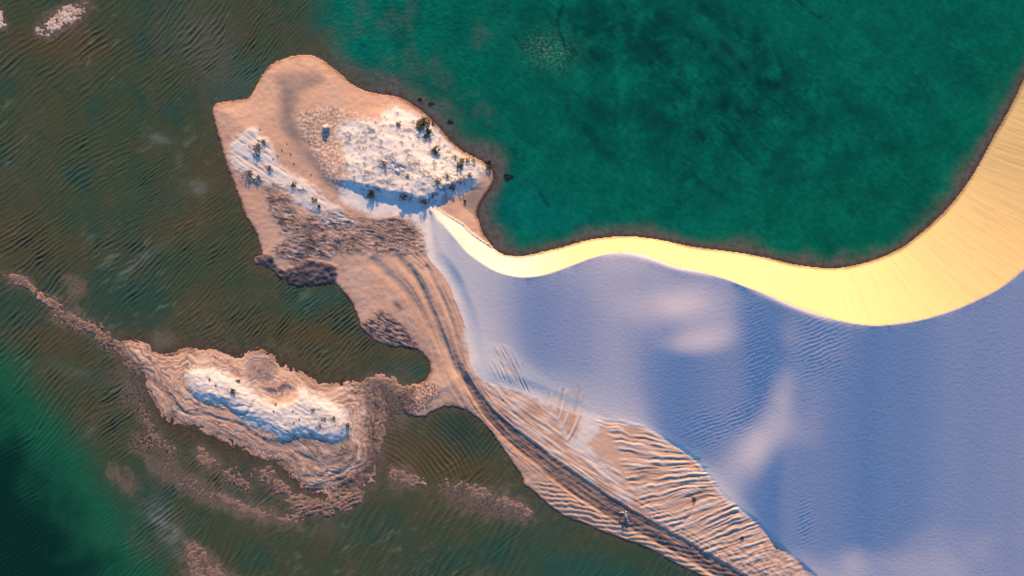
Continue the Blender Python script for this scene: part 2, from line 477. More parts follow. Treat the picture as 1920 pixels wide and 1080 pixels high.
# --- tan flats between island and dune: long soft streaks
for pts, wd, am in [([(745, 480), (790, 540), (815, 600), (850, 680), (880, 730)], 7, .55), ([(770, 500), (800, 560), (835, 640), (858, 700)], 5, .4),
                    ([(700, 490), (760, 545), (800, 600), (830, 650), (870, 720)], 9, .35), ([(800, 500), (835, 570), (858, 640), (872, 690)], 4, .3)]:
    k_, d_, a_ = stroke(pts, wd)
    stain_shade = np.maximum(stain_shade, k_ * am * np.clip(.8 + .8 * N1, 0, 1)); H -= .14 * k_
D, A, _ = seg_dist(catmull([(735, 470), (790, 520), (835, 610), (865, 690), (905, 760), (955, 812), (1005, 853), (1065, 899), (1135, 946), (1205, 986), (1285, 1031), (1375, 1084), (1500, 1158)], 5), False)
dr = up(D); ar = up(A)
# sign: positive on the dune side
side = np.where(V < np.interp(U, [735, 790, 835, 865, 905, 955, 1005, 1065, 1135, 1205, 1285, 1375, 1500], [470, 520, 610, 690, 760, 812, 853, 899, 946, 986, 1031, 1084, 1158]), 1, -1)
sr = dr * side
lines = fbm(ar / 90, sr / 3.6, 3, 101)
near = np.exp(-(dr / 60) ** 2) * land * (1 - m_stoss) * sst(700, 760, U + .3 * V - 180)
H += near * .09 * lines
stain_shade = np.maximum(stain_shade, near * .35 * sst(0, .4, lines))
wid = np.interp(ar, [0, 250, 330, 420, 560, 800], [2, 5, 9, 15, 19, 16]).astype(f32)
band = sst(1.15, .75, dr / wid + .12 * N1) * sst(120, 330, ar)
mud_shade = np.maximum(mud_shade, band * (.74 + .6 * lines)); H -= .16 * band
H += .05 * band * N2

# --- laminated beds at the dune's foot
kk = np.interp(V, [800, 830, 870, 895, 940, 1000, 1080], [-.22, -.16, -.03, .10, .34, .40, .55]).astype(f32)
phA = V + kk * (U - 1225) + 10 * N3 + 4.0 * N1
LA, dLA = area([(1112, 784), (1160, 794), (1208, 804), (1246, 826), (1303, 866), (1339, 905), (1355, 932), (1412, 978), (1460, 1026), (1524, 1080), (1600, 1150), (1500, 1150), (1390, 1080), (1310, 1030),
                (1250, 988), (1205, 950), (1178, 905), (1160, 860), (1152, 830), (1130, 805)], 8, 12, 5)
lamA = (perlin(phA / 6.2, U / 90.0, 111) + .6 * perlin(phA / 3.0, U / 45.0, 112)) * np.clip(.75 + .9 * N3 + .5 * N1, .15, 1.3)
ruff = sst(985, 1050, V + (U - 1400) * .35)
lamA = lamA * (1 - .55 * ruff) + .6 * ruff * fbm(U / 9, V / 8, 3, 113)
LB, _ = area([(1018, 735), (1035, 738), (1060, 731), (1087, 727), (1090, 770), (1086, 800), (1070, 832), (1058, 805), (1042, 778), (1027, 757)], 6, 6, 3)
phB = U + .38 * (V - 785) + .0030 * (V - 785) ** 2 + 1.5 * N1
lamB = perlin(phB / 5.6, V / 90.0, 115)
LC, _ = area([(922, 655), (945, 653), (965, 668), (982, 690), (975, 694), (955, 684), (935, 668)], 5, 5, 3)
LC2, _ = area([(920, 684), (935, 679), (965, 692), (990, 715), (996, 735), (975, 728), (945, 712), (925, 705)], 5, 5, 3)
phC = U - .45 * (V - 690) + 1.2 * N1
lamC = perlin(phC / 3.4, V / 60.0, 117)
LD, _ = area([(905, 722), (950, 726), (1000, 752), (1050, 790), (1060, 825), (1100, 850), (1150, 870), (1175, 910), (1200, 955), (1150, 930), (1085, 890), (1010, 838), (950, 785)], 5, 5, 3)
lamD = perlin((sr * .3 + (U * .5 - V * .85) * .5) / 4.2, ar / 40, 119)
for Lm, lam, hgt in ((LA, lamA, .15), (LB, lamB, .12), (LC, lamC, .09), (LC2, lamC, .09), (LD, lamD, .05)):
    H += Lm * hgt * lam
    mud_shade = np.maximum(mud_shade, Lm * (.38 if lam is lamA else .22) * sst(.1, .5, -lam))
    white = np.maximum(white, Lm * .55 * sst(-.15, .4, lam))
    sheet = sheet * (1 - (Lm if lam is lamA else .55 * Lm))
# scour line in the beds
k_, _, _ = stroke([(1260, 990), (1285, 975), (1298, 955), (1300, 937), (1290, 930)], 3); H -= .10 * k_; mud_shade = np.maximum(mud_shade, k_ * .2)
# drifts of white sand round the beds
DW, _ = area([(868, 610), (890, 615), (930, 640), (960, 650), (1000, 690), (1060, 720), (1110, 760), (1130, 790), (1120, 815), (1100, 830), (1090, 845), (1060, 826), (1048, 800), (1025, 765), (1000, 748), (965, 730),
              (915, 720), (890, 697), (878, 660)], 7, 8, 3)
DW = DW * (1 - LB) * (1 - LC) * (1 - LC2)
white = np.maximum(white, DW * .85)
DW2, _ = area([(1060, 815), (1100, 830), (1110, 845), (1140, 880), (1165, 915), (1150, 912), (1110, 870), (1075, 842)], 5, 7, 3)
white = np.maximum(white, DW2 * .7 * (1 - LA))
# pale lower windward sheet
white = np.maximum(white, m_stoss * sst(.60, .95, T) * sst(1350, 900, U) * .9)
white = np.maximum(white, m_stoss * sst(1020, 830, U) * .75)
white = np.maximum(white, m_slip * sst(1120, 860, U) * .8)
mud_shade = np.maximum(mud_shade, m_slip * .08 * sst(.05, .6, av + .5 * N1) * sst(1250, 1700, U))
# ripples in the hollows of the windward slope
rp = np.maximum(cb(1415, 680, 26, 90, -8), np.maximum(cb(1385, 780, 50, 28, -40), cb(1325, 800, 40, 34, -20)))
rp = np.maximum(rp, np.maximum(cb(1520, 640, 45, 70), cb(1505, 975, 16, 40)))
wr = np.sin((V * 1.0 + .42 * U + 3.5 * fbm(U / 26, V / 26, 2, 121) + 8 * N3) * 2 * math.pi / 7.5)
H += m_stoss * rp * .030 * wr * np.clip(.6 + N2, 0, 1.4)
stain_shade = np.maximum(stain_shade, m_stoss * np.maximum(cb(1340, 775, 32, 24, -35, 2) * .35, cb(1505, 962, 13, 11, 0, 2) * .4))  # hollows painted darker for the shade they lie in
H += m_stoss * .012 * fbm(U / 6 + 3 * N3, V / 5 + U / 25, 3, 123)
gr = np.exp(-((U - 1238) / 28) ** 2 - ((V - 467) / 8) ** 2)
H += gr * .14 * fbm(U / 6, V / 4, 2, 125); H -= .25 * gr

# rippled sand along the lower shore
rs = sst(0, 6, d_land) * sst(48, 26, d_land) * sst(975, 1040, U) * (V > 900)
rw = np.sin((V * .96 - U * .12 + 9 * N3 + 3 * N1) * 2 * math.pi / 8.5)
H += rs * .045 * rw
R3, _ = area([(751, 733), (780, 722), (800, 712), (830, 735), (815, 752), (800, 772), (765, 780), (750, 760)], 5, 5, 3)
rz3 = fbm(U / 3.8, V / 3.8, 2, 127); H += R3 * .06 * rz3; mud_shade = np.maximum(mud_shade, R3 * .85 * sst(.2, -.15, rz3))

# --- long south-western island with concentric beds
i2 = sst(-4, 5, d_i2)
Z3 = (180, 600)
ph2 = d_i2 + 26 * slow(120, 131, 2) + 5 * N1
mw = zz([(590, 315), (720, 318), (860, 365), (930, 420), (1010, 480), (1060, 500), (1120, 520), (1250, 440), (1340, 460), (1450, 515), (1530, 570), (1572, 640), (1562, 692), (1480, 742), (1380, 712),
         (1280, 702), (1160, 732), (1100, 690), (1000, 645), (900, 590), (800, 520), (660, 490), (600, 430)], *Z3)
dW3 = up(sdf(mw, 3)) + 5; W3 = sst(-8, 8, dW3 + 13 * N1 + 8 * N2)
W3 = W3 * sst(-.6, -.05, fbm(U / 18, V / 10, 3, 132) + .5 * sst(0, 14, dW3) - .1)
white = np.maximum(white, W3 * .95)
h2 = np.where(d_i2 > 0, .58 * (1 - np.exp(-np.maximum(d_i2, 0) / 60.0)), -.45 * (1 - np.exp(np.minimum(d_i2, 0) / 55.0)))
lam2 = .7 * perlin(ph2 / 6.0, (U + .3 * V) / 110.0, 133) + .7 * perlin(ph2 / 3.0, (U + .3 * V) / 60.0, 134) + .35 * perlin(ph2 / 1.9, (U + .3 * V) / 40.0, 135)
h2 += .055 * lam2 * np.exp(-np.maximum(-d_i2, 0) / 14.0)
h2 += .36 * sst(-5, 22, dW3) * sst(640, 790, V + .25 * (540 - U) + 90) + .05 * N2 * W3
# cut bank below the white mound and a slump hollow in it
dark2, _ = area(zz([(1040, 740), (1160, 752), (1300, 712), (1400, 728), (1490, 760), (1570, 715), (1580, 800), (1560, 860), (1480, 850), (1400, 800), (1300, 790), (1180, 810), (1080, 780)], *Z3), 5, 3, 2)
stain_shade = np.maximum(stain_shade, dark2 * .8); h2 -= .10 * dark2  # shade under the mound's lower edge painted as a dark band
pit, _ = area(zz([(1030, 425), (1110, 440), (1180, 412), (1250, 445), (1262, 480), (1200, 520), (1110, 515), (1060, 470)], *Z3), 5, 2, 1)
h2 -= .14 * pit; white *= 1 - pit * .9
cut = [([(695, 718), (790, 722), (860, 745), (930, 772)], 3.2), ([(520, 560), (600, 590), (700, 590), (800, 620), (900, 650), (960, 700), (1050, 745)], 3.0), ([(780, 510), (850, 560), (930, 585), (985, 500)], 2.5),
       ([(540, 340), (550, 410), (600, 470), (640, 500)], 2.2), ([(260, 300), (350, 370), (430, 450), (530, 560)], 5), ([(1230, 1040), (1330, 1045), (1430, 1025), (1520, 990)], 4),
       ([(1300, 970), (1420, 975), (1520, 945), (1590, 890), (1620, 800)], 3.5), ([(1250, 820), (1330, 870), (1400, 910), (1500, 880)], 4)]
for pts, wd in cut:
    k_, _, _ = stroke(zz(pts, *Z3), wd); k_ = k_ * np.clip(.7 + .9 * N1, 0, 1); h2 = np.maximum(h2 - .13 * k_, np.minimum(h2, .05)); mud_shade = np.maximum(mud_shade, k_ * .75 * i2)
mud_shade = np.maximum(mud_shade, i2 * (1 - W3) * .5 * sst(.1, .5, -lam2) * sst(700, 800, V + .3 * (U - 420)))
mud_shade = np.maximum(mud_shade, i2 * (1 - .7 * W3) * .55 * sst(.12, .45, -lam2) * np.clip(.6 + 1.3 * N3, 0, 1))
white = np.maximum(white, i2 * .28 * sst(.1, .5, lam2))
edge = fbm(U / 6, V / 6, 2, 137)
m = cb(670, 725, 30, 22) * .8 + cb(690, 790, 20, 60) * .5
h2 += m * .16 * edge; mud_shade = np.maximum(mud_shade, i2 * m * .6 * sst(.1, -.2, edge))
thin = sst(.16, .0, np.abs(perlin(ph2 / 7.5 + .5 * N1, (U + .3 * V) / 80.0, 136))) + .8 * sst(.14, .0, np.abs(perlin(ph2 / 4.6 + .4 * N1, (U + .3 * V) / 50.0, 138)))
thin = np.clip(thin, 0, 1) * np.clip(.72 + 1.5 * slow(40, 158, 2) + .7 * N1, 0, 1)
mud_shade = np.maximum(mud_shade, i2 * (1 - .7 * W3) * thin * .85)
gpan, _ = area(zz([(930, 235), (1000, 205), (1070, 220), (1135, 290), (1090, 365), (1000, 385), (935, 330)], *Z3), 9, 6, 3)
stain_shade = np.maximum(stain_shade, gpan * .6)
gp2, _ = area(zz([(1250, 770), (1560, 770), (1590, 860), (1520, 925), (1400, 905), (1300, 850)], *Z3), 9, 8, 4)
stain_shade = np.maximum(stain_shade, gp2 * .65)  # widens the painted shade below the mound
south = sst(0, 60, V - 770 - .12 * (U - 300) + 60 * sst(420, 250, U))
sp2 = fbm(U / 4.0, V / 3.2, 2, 147) + .35 * slow(34, 149)
mud_shade = np.maximum(mud_shade, south * np.exp(-((d_i2 - 6) / 20) ** 2) * sst(.02, .28, sp2) * .85)
fl = fbm((U * .93 + V * .36) / 30, (-U * .36 + V * .93) / 3.2 + 1.2 * N3, 3, 148)
mud_shade = np.maximum(mud_shade, i2 * (1 - W3) * south * sst(.12, .4, fl) * .7)
white = np.maximum(white, i2 * (1 - W3) * (1 - south) * sst(.15, .5, fl) * .35)
mud_shade = np.maximum(mud_shade, W3 * sst(.2, .5, fl + .2 * N1) * .30)
dune_litter = np.maximum(cb(630, 796, 26, 14, 15), cb(590, 790, 18, 14)); mud_shade = np.maximum(mud_shade, W3 * dune_litter * .6 * sst(-.1, .25, fbm(U / 3.5, V / 9, 2, 139)))

# ---------------------------------------------------------------- lagoon beds
DEEP_SW = up(sdf([(-400, 640), (0, 650), (40, 700), (110, 770), (170, 850), (220, 930), (270, 1000), (310, 1090), (330, 1300), (-400, 1300)], 2)) + 14 * N3
east = up(sdf([(585, -400), (600, 0), (618, 60), (640, 130), (720, 190), (800, 240), (880, 330), (900, 480), (2600, 600), (2600, -400)], 2)) + 10 * N3
m_east = sst(-55, 50, east + 25 * slow(60, 27, 3))
deep_s = cb(1130, 1085, 170, 45, 15)
dw = np.maximum(-d_land, 0)
dep_e = np.minimum(.0011 * dw ** 1.9 + .012 * dw, 3.2)
dep_w = .03 + .55 * (1 - np.exp(-dw / 22.0))
dep_w2 = .03 + .50 * (1 - np.exp(-np.maximum(-d_i2, 0) / 45.0))
dep_w = np.minimum(dep_w, dep_w2) + .18 * N4 + .05
dep_w = np.maximum(dep_w, .03) + 2.2 * sst(0, 160, DEEP_SW) + 1.2 * deep_s
depth = dep_w + (dep_e - dep_w) * m_east
depth = np.where(dw < .01, 0, depth)
bed = -depth
# shoals and bars standing just clear of the shallows
shoals = [  # outline, top height, dark speckle, ribbing
    (zz([(420, 345), (470, 345), (570, 425), (710, 525), (840, 595), (960, 690), (1085, 770), (1110, 900), (1260, 1005), (1330, 1075), (1180, 1040), (1060, 920), (950, 830), (800, 710), (640, 660), (500, 590), (440, 440)], 0, 480, .2083), .34, .9),
    (zz([(70, 160), (200, 150), (310, 160), (320, 290), (230, 300), (90, 270), (60, 210)], 0, 480, .2083), .07, .5),
    (zz([(590, 180), (650, 165), (700, 210), (760, 250), (740, 320), (660, 320), (610, 260)], 0, 480, .2083), .10, .5),
    (zz([(1380, 710), (1440, 720), (1530, 765), (1520, 785), (1400, 770)], 0, 480, .2083), .06, .1),
    (zz([(200, 210), (290, 110), (400, 20), (520, -10), (580, 40), (540, 110), (430, 170), (320, 230)], 0, 0), .10, .6),
    (zz([(-60, 60), (20, 60), (45, 150), (20, 195), (-60, 200)], 0, 0), .10, .3),
    (zz([(160, 830), (225, 782), (290, 795), (345, 850), (355, 905), (250, 930), (170, 900)], 680, 640), .12, .5),
    (zz([(470, 905), (600, 875), (720, 890), (850, 930), (940, 970), (1010, 1010), (1060, 1100), (850, 1110), (690, 1060), (560, 985)], 680, 640), .13, .5),
    (zz([(465, 850), (510, 828), (580, 860), (640, 910), (690, 980), (770, 1060), (800, 1110), (510, 1110), (470, 960)], 200, 760), .22, .35),
    (zz([(160, 230), (260, 150), (340, 190), (370, 230), (300, 260), (210, 290)], 200, 760), .06, 1.0),
    (zz([(720, 440), (800, 400), (900, 470), (880, 510), (760, 500)], 200, 760), .05, .9),
    (zz([(930, 400), (1010, 400), (1100, 450), (1180, 560), (1250, 640), (1160, 660), (1060, 540), (960, 460)], 200, 760), .05, .7),
    (zz([(1220, 560), (1400, 580), (1520, 540), (1640, 470), (1680, 500), (1560, 620), (1350, 690), (1240, 680)], 200, 760), .05, .6),
    ([(680, 718), (712, 706), (745, 722), (770, 735), (762, 778), (740, 806), (715, 800), (690, 760)], .12, .6),
    ([(690, 790), (715, 800), (712, 860), (690, 905), (650, 935), (640, 915), (680, 880)], .06, .5),
    ([(230, 700), (260, 720), (290, 790), (330, 850), (320, 865), (275, 815), (245, 760)], .06, .8),
    ([(270, 850), (330, 880), (420, 925), (520, 960), (560, 985), (480, 975), (390, 945), (300, 900)], .03, .3),
    ([(205, 870), (240, 890), (262, 925), (240, 925), (210, 900)], .04, .2),
    (zz([(560, 270), (680, 330), (720, 420), (640, 400), (540, 320)], 200, 760), .05, .4)]
spk = .65 * fbm(U / 13 + .7 * N1, V / 8, 4, 141, .62) + .35 * fbm(U / 4.5, V / 3.5, 2, 142)
rib = np.sin((U * .35 + V * .94 + 14 * N3 + 6 * N1) * 2 * math.pi / 7.6) * np.clip(.5 + 1.2 * N1 + N3, 0, 1.2)
m_sh = np.zeros_like(U)
for pts, top, dk in shoals:
    d_ = up(sdf(pts, 2)); a_ = sst(-15, 15, d_ + 5 + 18 * N1 + 12 * N2)
    em = .35 if top > .2 else -.25
    hs = (top * .30 * (em + 1.8 * spk + .32 * rib) - .012) * a_ + bed * (1 - a_)
    bed = np.where(a_ > .01, np.maximum(bed, hs), bed)
    mud_shade = np.maximum(mud_shade, a_ * dk * sst(.0, .25, fbm(U / 4.2, V / 3.4, 2, 143) + .25 * slow(30, 145)))
    m_sh = np.maximum(m_sh, a_)
# low sand rims: the link to the spit, the ridge running off to the left, the pool's lower rim
for pts, wd, tp in [([(672, 728), (695, 722), (718, 711), (738, 722), (758, 736), (775, 728)], 9, .10), ([(-20, 520), (20, 522), (60, 545), (105, 580), (150, 607), (200, 640), (240, 655)], 9, .07),
                    ([(700, 735), (712, 770), (712, 830), (700, 880), (670, 920), (620, 935)], 10, .07), ([(740, 890), (790, 905), (850, 908), (920, 930), (990, 960)], 9, .05)]:
    k_, _, _ = stroke(pts, wd * 1.35); br = 1.0 if tp > .09 else .62
    k_ = np.clip(k_ * (br + .9 * N1 + 1.1 * slow(38, 159, 2) + .8 * N2), 0, 1)
    a_ = sst(.10, .85, k_); bed = np.where(a_ > .01, np.maximum(bed, (tp * .8 + .10 * spk + .02 * rib) * a_ + bed * (1 - a_)), bed)
    mud_shade = np.maximum(mud_shade, a_ * .75 * sst(.02, .3, fbm(U / 4.2, V / 3.4, 2, 143) + .3 * slow(30, 145)) * (tp < .09))
    m_sh = np.maximum(m_sh, a_ * .45)
pale = np.maximum(cb(110, 38, 60, 28, -30), cb(0, 38, 26, 24)); bed = bed + pale * (bed < .03) * (.05 + .10 * spk) * m_sh
bed2 = np.where(d_i2 > -60, np.maximum(h2, bed), bed)
shallow = (d_land <= 0)
H = np.where(d_land > 0, np.maximum(H, .03), bed2)
# ribs running off the islands' lower side into the shallows
rm = (cb(480, 890, 190, 55, 25) + cb(640, 960, 120, 40, 10)) * sst(6, -30, d_i2)
H = H + (d_land <= 0) * (d_i2 < 0) * rm * (.028 * rib + .07 * (1 + 1.6 * spk))
mud_shade = np.maximum(mud_shade, (d_land <= 0) * rm * .5 * sst(.1, .4, -spk))

# ---------------------------------------------------------------- wetness
dm = np.maximum(d_land, d_i2)
wet = np.maximum(wet, np.exp(-((d_land - 1) / (2.4 + 1.6 * N3)) ** 2) * np.clip(.65 + .9 * N3 + .5 * N1, .15, .9))
wet = np.maximum(wet, np.exp(-((d_i2 - 1) / 3.5) ** 2) * .55 * sst(-.2, .5, N3 + .3 * N1))
under = sst(.0, -.10, H)
wet = np.maximum(wet, m_sh * .45 * (1 - pale)); stain_shade = np.maximum(stain_shade, m_sh * .65 * (1 - pale))
white = np.maximum(white, pale * m_sh * .8 * sst(-.3, .2, spk))
k_, _, _ = stroke([(930, 650), (985, 690), (1050, 735), (1110, 772), (1180, 790), (1245, 822), (1300, 858), (1350, 915), (1400, 960)], 13)
white = np.maximum(white, m_stoss * k_ * .8)
white *= (1 - under); sheet *= (1 - under)
red = .8 * np.exp(-((dm + 1) / 9.0) ** 2) * np.clip(.6 + N3, 0, 1) * sst(1100, 600, U)
red = np.maximum(red, m_sh * .4)
stain_shade = np.clip(stain_shade, 0, 1); mud_shade = np.clip(mud_shade, 0, 1)

# fine relief everywhere on dry flats
flat = (dm > 0) * (1 - m_slip) * (1 - m_stoss)
H = H + flat * .018 * N2 + flat * .05 * N1 * (1 - white * .5)
far = sst(200, 3000, np.maximum(np.maximum(-U, U - 1920), np.maximum(-V, V - 1080)))
H = (H * (1 - far * .9)).astype(f32)


# ---------------------------------------------------------------- mesh builders
def grid_mesh(name, keep, X, Y, Z):
    """quads of the grid where keep is set (keep has one entry per cell)"""
    idx = np.arange(NU * NV, dtype=np.int32).reshape(NV, NU)
    a = idx[:-1, :-1][keep]; b = idx[:-1, 1:][keep]; c = idx[1:, 1:][keep]; d = idx[1:, :-1][keep]
    q = np.stack([a, d, c, b], 1)
    used = np.zeros(NU * NV, bool); used[q.ravel()] = True
    remap = np.cumsum(used) - 1
    q = remap[q].astype(np.int32)
    me = bpy.data.meshes.new(name)
    n = int(used.sum())
    me.vertices.add(n)
    co = np.stack([X.ravel()[used], Y.ravel()[used], Z.ravel()[used]], 1).astype(f32)
    me.vertices.foreach_set("co", co.ravel())
    me.loops.add(q.size); me.loops.foreach_set("vertex_index", q.ravel())
    me.polygons.add(len(q))
    me.polygons.foreach_set("loop_start", np.arange(0, q.size, 4, dtype=np.int32))
    me.polygons.foreach_set("use_smooth", np.ones(len(q), bool))
    me.update(calc_edges=True)
    return me, used


def attr(me, used, name, chans):
    a = me.attributes.new(name, 'FLOAT_COLOR', 'POINT')
    n = int(used.sum())
    arr = np.ones((n, 4), f32)
    for i, c in enumerate(chans):
        arr[:, i] = c.ravel()[used]
    a.data.foreach_set("color", arr.ravel())


def link(o, parent=None):
    col.objects.link(o)
    if parent is not None:
        o.parent = parent
    return o


WX = (U - 960) * S; WY = (540 - V) * S

me, used = grid_mesh("ground", np.ones((NV - 1, NU - 1), bool), WX, WY, H)
attr(me, used, "cover_a", [white, mud_shade, wet, stain_shade])
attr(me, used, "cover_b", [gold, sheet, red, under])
ground = link(bpy.data.objects.new("ground", me))
ground["kind"] = "structure"


# ---------------------------------------------------------------- material helpers
def new_mat(name):
    m = bpy.data.materials.new(name); m.use_nodes = True
    nt = m.node_tree
    b = nt.nodes["Principled BSDF"]
    return m, nt, b


def N(nt, t, **kw):
    n = nt.nodes.new(t)
    for k_, v_ in kw.items():
        setattr(n, k_, v_)
    return n


def mixc(nt, fac, a, b, mode='MIX'):
    n = N(nt, "ShaderNodeMix", data_type='RGBA', blend_type=mode)
    for sock, val in ((n.inputs[0], fac), (n.inputs[6], a), (n.inputs[7], b)):
        if isinstance(val, (int, float)):
            sock.default_value = val
        elif isinstance(val, tuple):
            sock.default_value = (*val, 1.0)
        else:
            nt.links.new(val, sock)
    return n.outputs[2]


def noise(nt, scale, detail=3, rough=.55, vec=None):
    n = N(nt, "ShaderNodeTexNoise")
    n.inputs["Scale"].default_value = scale; n.inputs["Detail"].default_value = detail
    n.inputs["Roughness"].default_value = rough
    if vec is not None:
        nt.links.new(vec, n.inputs["Vector"])
    return n.outputs["Fac"]


def ramp(nt, src, a, b, lo=0.0, hi=1.0):
    n = N(nt, "ShaderNodeMapRange"); n.inputs[1].default_value = a; n.inputs[2].default_value = b
    n.inputs[3].default_value = lo; n.inputs[4].default_value = hi
    nt.links.new(src, n.inputs[0]); return n.outputs[0]


def math_n(nt, op, a, b):
    n = N(nt, "ShaderNodeMath", operation=op)
    for i, v_ in enumerate((a, b)):
        if isinstance(v_, (int, float)):
            n.inputs[i].default_value = v_
        else:
            nt.links.new(v_, n.inputs[i])
    return n.outputs[0]


# sand
m_sand, nt, b = new_mat("sand")
geo = N(nt, "ShaderNodeNewGeometry").outputs["Position"]
A_ = N(nt, "ShaderNodeAttribute", attribute_name="cover_a"); B_ = N(nt, "ShaderNodeAttribute", attribute_name="cover_b")
sa = N(nt, "ShaderNodeSeparateColor"); nt.links.new(A_.outputs["Color"], sa.inputs[0])
sb = N(nt, "ShaderNodeSeparateColor"); nt.links.new(B_.outputs["Color"], sb.inputs[0])
n_big = noise(nt, .07, 4, .6, geo); n_mid = noise(nt, .6, 4, .6, geo); n_fine = noise(nt, 5.0, 3, .6, geo)
tan = mixc(nt, ramp(nt, n_big, .35, .65), (.68, .375, .235), (.73, .44, .30))
tan = mixc(nt, ramp(nt, n_mid, .3, .7, 0, .35), tan, (.54, .33, .22))
c = mixc(nt, sb.outputs[2], tan, (.55, .27, .155))
c = mixc(nt, A_.outputs["Alpha"], c, (.27, .20, .165))
c = mixc(nt, sb.outputs[1], c, (.64, .55, .555))  # shaded windward sand, cool tone painted in
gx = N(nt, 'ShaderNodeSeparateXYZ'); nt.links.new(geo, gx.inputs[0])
c = mixc(nt, sb.outputs[0], c, mixc(nt, ramp(nt, gx.outputs[0], 62, 125), (.49, .395, .205), (.40, .275, .14)))  # sunlit slip tone, painted dimmer to the right where it turns from the sun
c = mixc(nt, sa.outputs[0], c, (.84, .705, .60))
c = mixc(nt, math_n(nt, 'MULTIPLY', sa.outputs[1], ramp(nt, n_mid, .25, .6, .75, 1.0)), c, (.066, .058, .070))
wetc = mixc(nt, 1.0, c, (.36, .29, .25), 'MULTIPLY')
c = mixc(nt, sa.outputs[2], c, wetc)
c = mixc(nt, B_.outputs['Alpha'], c, mixc(nt, sb.outputs[2], (.34, .27, .235), (.27, .16, .10)))
c = mixc(nt, ramp(nt, n_fine, .25, .75, .0, .22), c, mixc(nt, 1.0, c, (.62, .6, .6), 'MULTIPLY'))
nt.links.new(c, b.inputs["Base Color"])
nt.links.new(ramp(nt, sa.outputs[2], 0, 1, .95, .55), b.inputs["Roughness"])
b.inputs["Specular IOR Level"].default_value = .15
bp = N(nt, "ShaderNodeBump"); bp.inputs["Strength"].default_value = .18; bp.inputs["Distance"].default_value = .12
nt.links.new(noise(nt, 2.2, 4, .65, geo), bp.inputs["Height"]); nt.links.new(bp.outputs[0], b.inputs["Normal"])
ground.data.materials.append(m_sand)

# ---------------------------------------------------------------- water
Hd = -H


def lerp(a, b, t):
    return a + (b - a) * t

ca = math.radians(42)
wu = U + 40 * slow(330, 151, 2) + 4 * N3; wv = V + 40 * slow(330, 153, 2) + 4 * slow(90, 155, 2)


def waves(ang, lam, seed, X=None, Y=None, sharp=2.6):
    X = wu if X is None else X; Y = wv if Y is None else Y
    a = math.radians(ang)
    p = (X * math.sin(a) + Y * math.cos(a)) / lam
    q = (X * math.cos(a) - Y * math.sin(a)) / lam
    p = p + .30 * perlin(p / 1.7, q / 4.5, seed) + .18 * perlin(p * .8, q / 2.2, seed + 1)
    s_ = .5 + .5 * np.sin(2 * math.pi * p)
    return (s_ ** sharp - .3) * np.clip(.62 + .9 * perlin(p / 3.2, q / 7, seed + 2), .08, 1.5)


Ww = 1.15 * lerp(waves(43, 7.2, 161), waves(38, 9.6, 163), sst(380, 200, U + .2 * V)) + .40 * waves(55, 6.4, 165) + .25 * waves(24, 11, 169)
rr = np.hypot(U - 640, V - 1010) + 8 * N3
ring = (.5 + .5 * np.sin(2 * math.pi * (rr / 9.0 + .25 * N1))) ** 1.6 - .4
mr = cb(800, 830, 95, 75, 20, 2)
Ww = Ww * (1 - mr) + ring * mr * 1.1
Wl = waves(62, 14.5, 173)
mb = sst(880, 980, V + .1 * (U - 700)) * sst(260, 420, U)
Ww = Ww * (1 - mb) + (Wl + .4 * waves(40, 9, 177)) * mb
al = (U * .86 - V * .5); ac = (U * .5 + V * .86)
We = perlin(al / 9.5 + .4 * N1, ac / 3.6, 181) + .5 * perlin(al / 5.5, ac / 3.0 + .3 * N1, 182)
amp_e = .10 + .95 * sst(1250, 720, U + .9 * V) + .5 * cb(1025, 95, 60, 45)
calm = np.clip(.70 + 1.2 * slow(140, 157, 2), .25, 1.25)
Wh = .098 * Ww * calm * (1 - m_east) * (1 - .55 * sst(20, 140, DEEP_SW)) + .034 * We * amp_e * m_east
Wh *= sst(.0, .28, Hd) * .85 + .15
inview = (1 - far)
Wz = (Wh * inview).astype(f32)
cell = lambda a: np.minimum(np.minimum(a[:-1, :-1], a[1:, 1:]), np.minimum(a[1:, :-1], a[:-1, 1:]))
keep = cell(H) < .06
# water-borne colour: what is dissolved and suspended, by region, plus painted glint dashes
def lerp(a, b, t):
    return a + (b - a) * t


def tint(base, c, t):
    return [lerp(x, y, t) for x, y in zip(base, c)]


g1 = slow(170, 191, 3); g2 = slow(60, 195, 3); g3 = fbm(U / 24, V / 24, 3, 199)
wc = [np.full_like(U, .056), np.full_like(U, .078), np.full_like(U, .037)]
wc = tint(wc, (.034, .076, .046), sst(-.1, .35, g1 + .4 * g2))
wc = tint(wc, (.084, .074, .034), np.clip(sst(.1, .45, -g1 + .4 * g2) * .5, 0, 1))
for cx, cy, rx, ry, an, am in [(100, 80, 110, 40, 0, .8), (395, 330, 45, 75, 0, .8), (330, 425, 90, 25, -20, .55), (50, 470, 70, 60, 0, .6), (110, 640, 100, 40, 15, .6), (560, 640, 130, 25, 12, .4),
                               (860, 880, 80, 25, 10, .8), (760, 660, 70, 16, 10, .5), (640, 590, 40, 20, 0, .5), (560, 880, 120, 50, 20, .3), (250, 640, 60, 14, 10, .5)]:
    wc = tint(wc, (.115, .072, .030), cb(cx, cy, rx, ry, an) * am * .8)
for cx, cy, rx, ry, an, am in [(470, 155, 60, 30, -35, .8), (590, 565, 60, 10, -20, .6), (860, 800, 55, 35, 20, .5), (580, 150, 20, 20, 0, .3), (760, 700, 40, 25, 0, .5)]:
    wc = tint(wc, (.045, .11, .08), cb(cx, cy, rx, ry, an) * am)
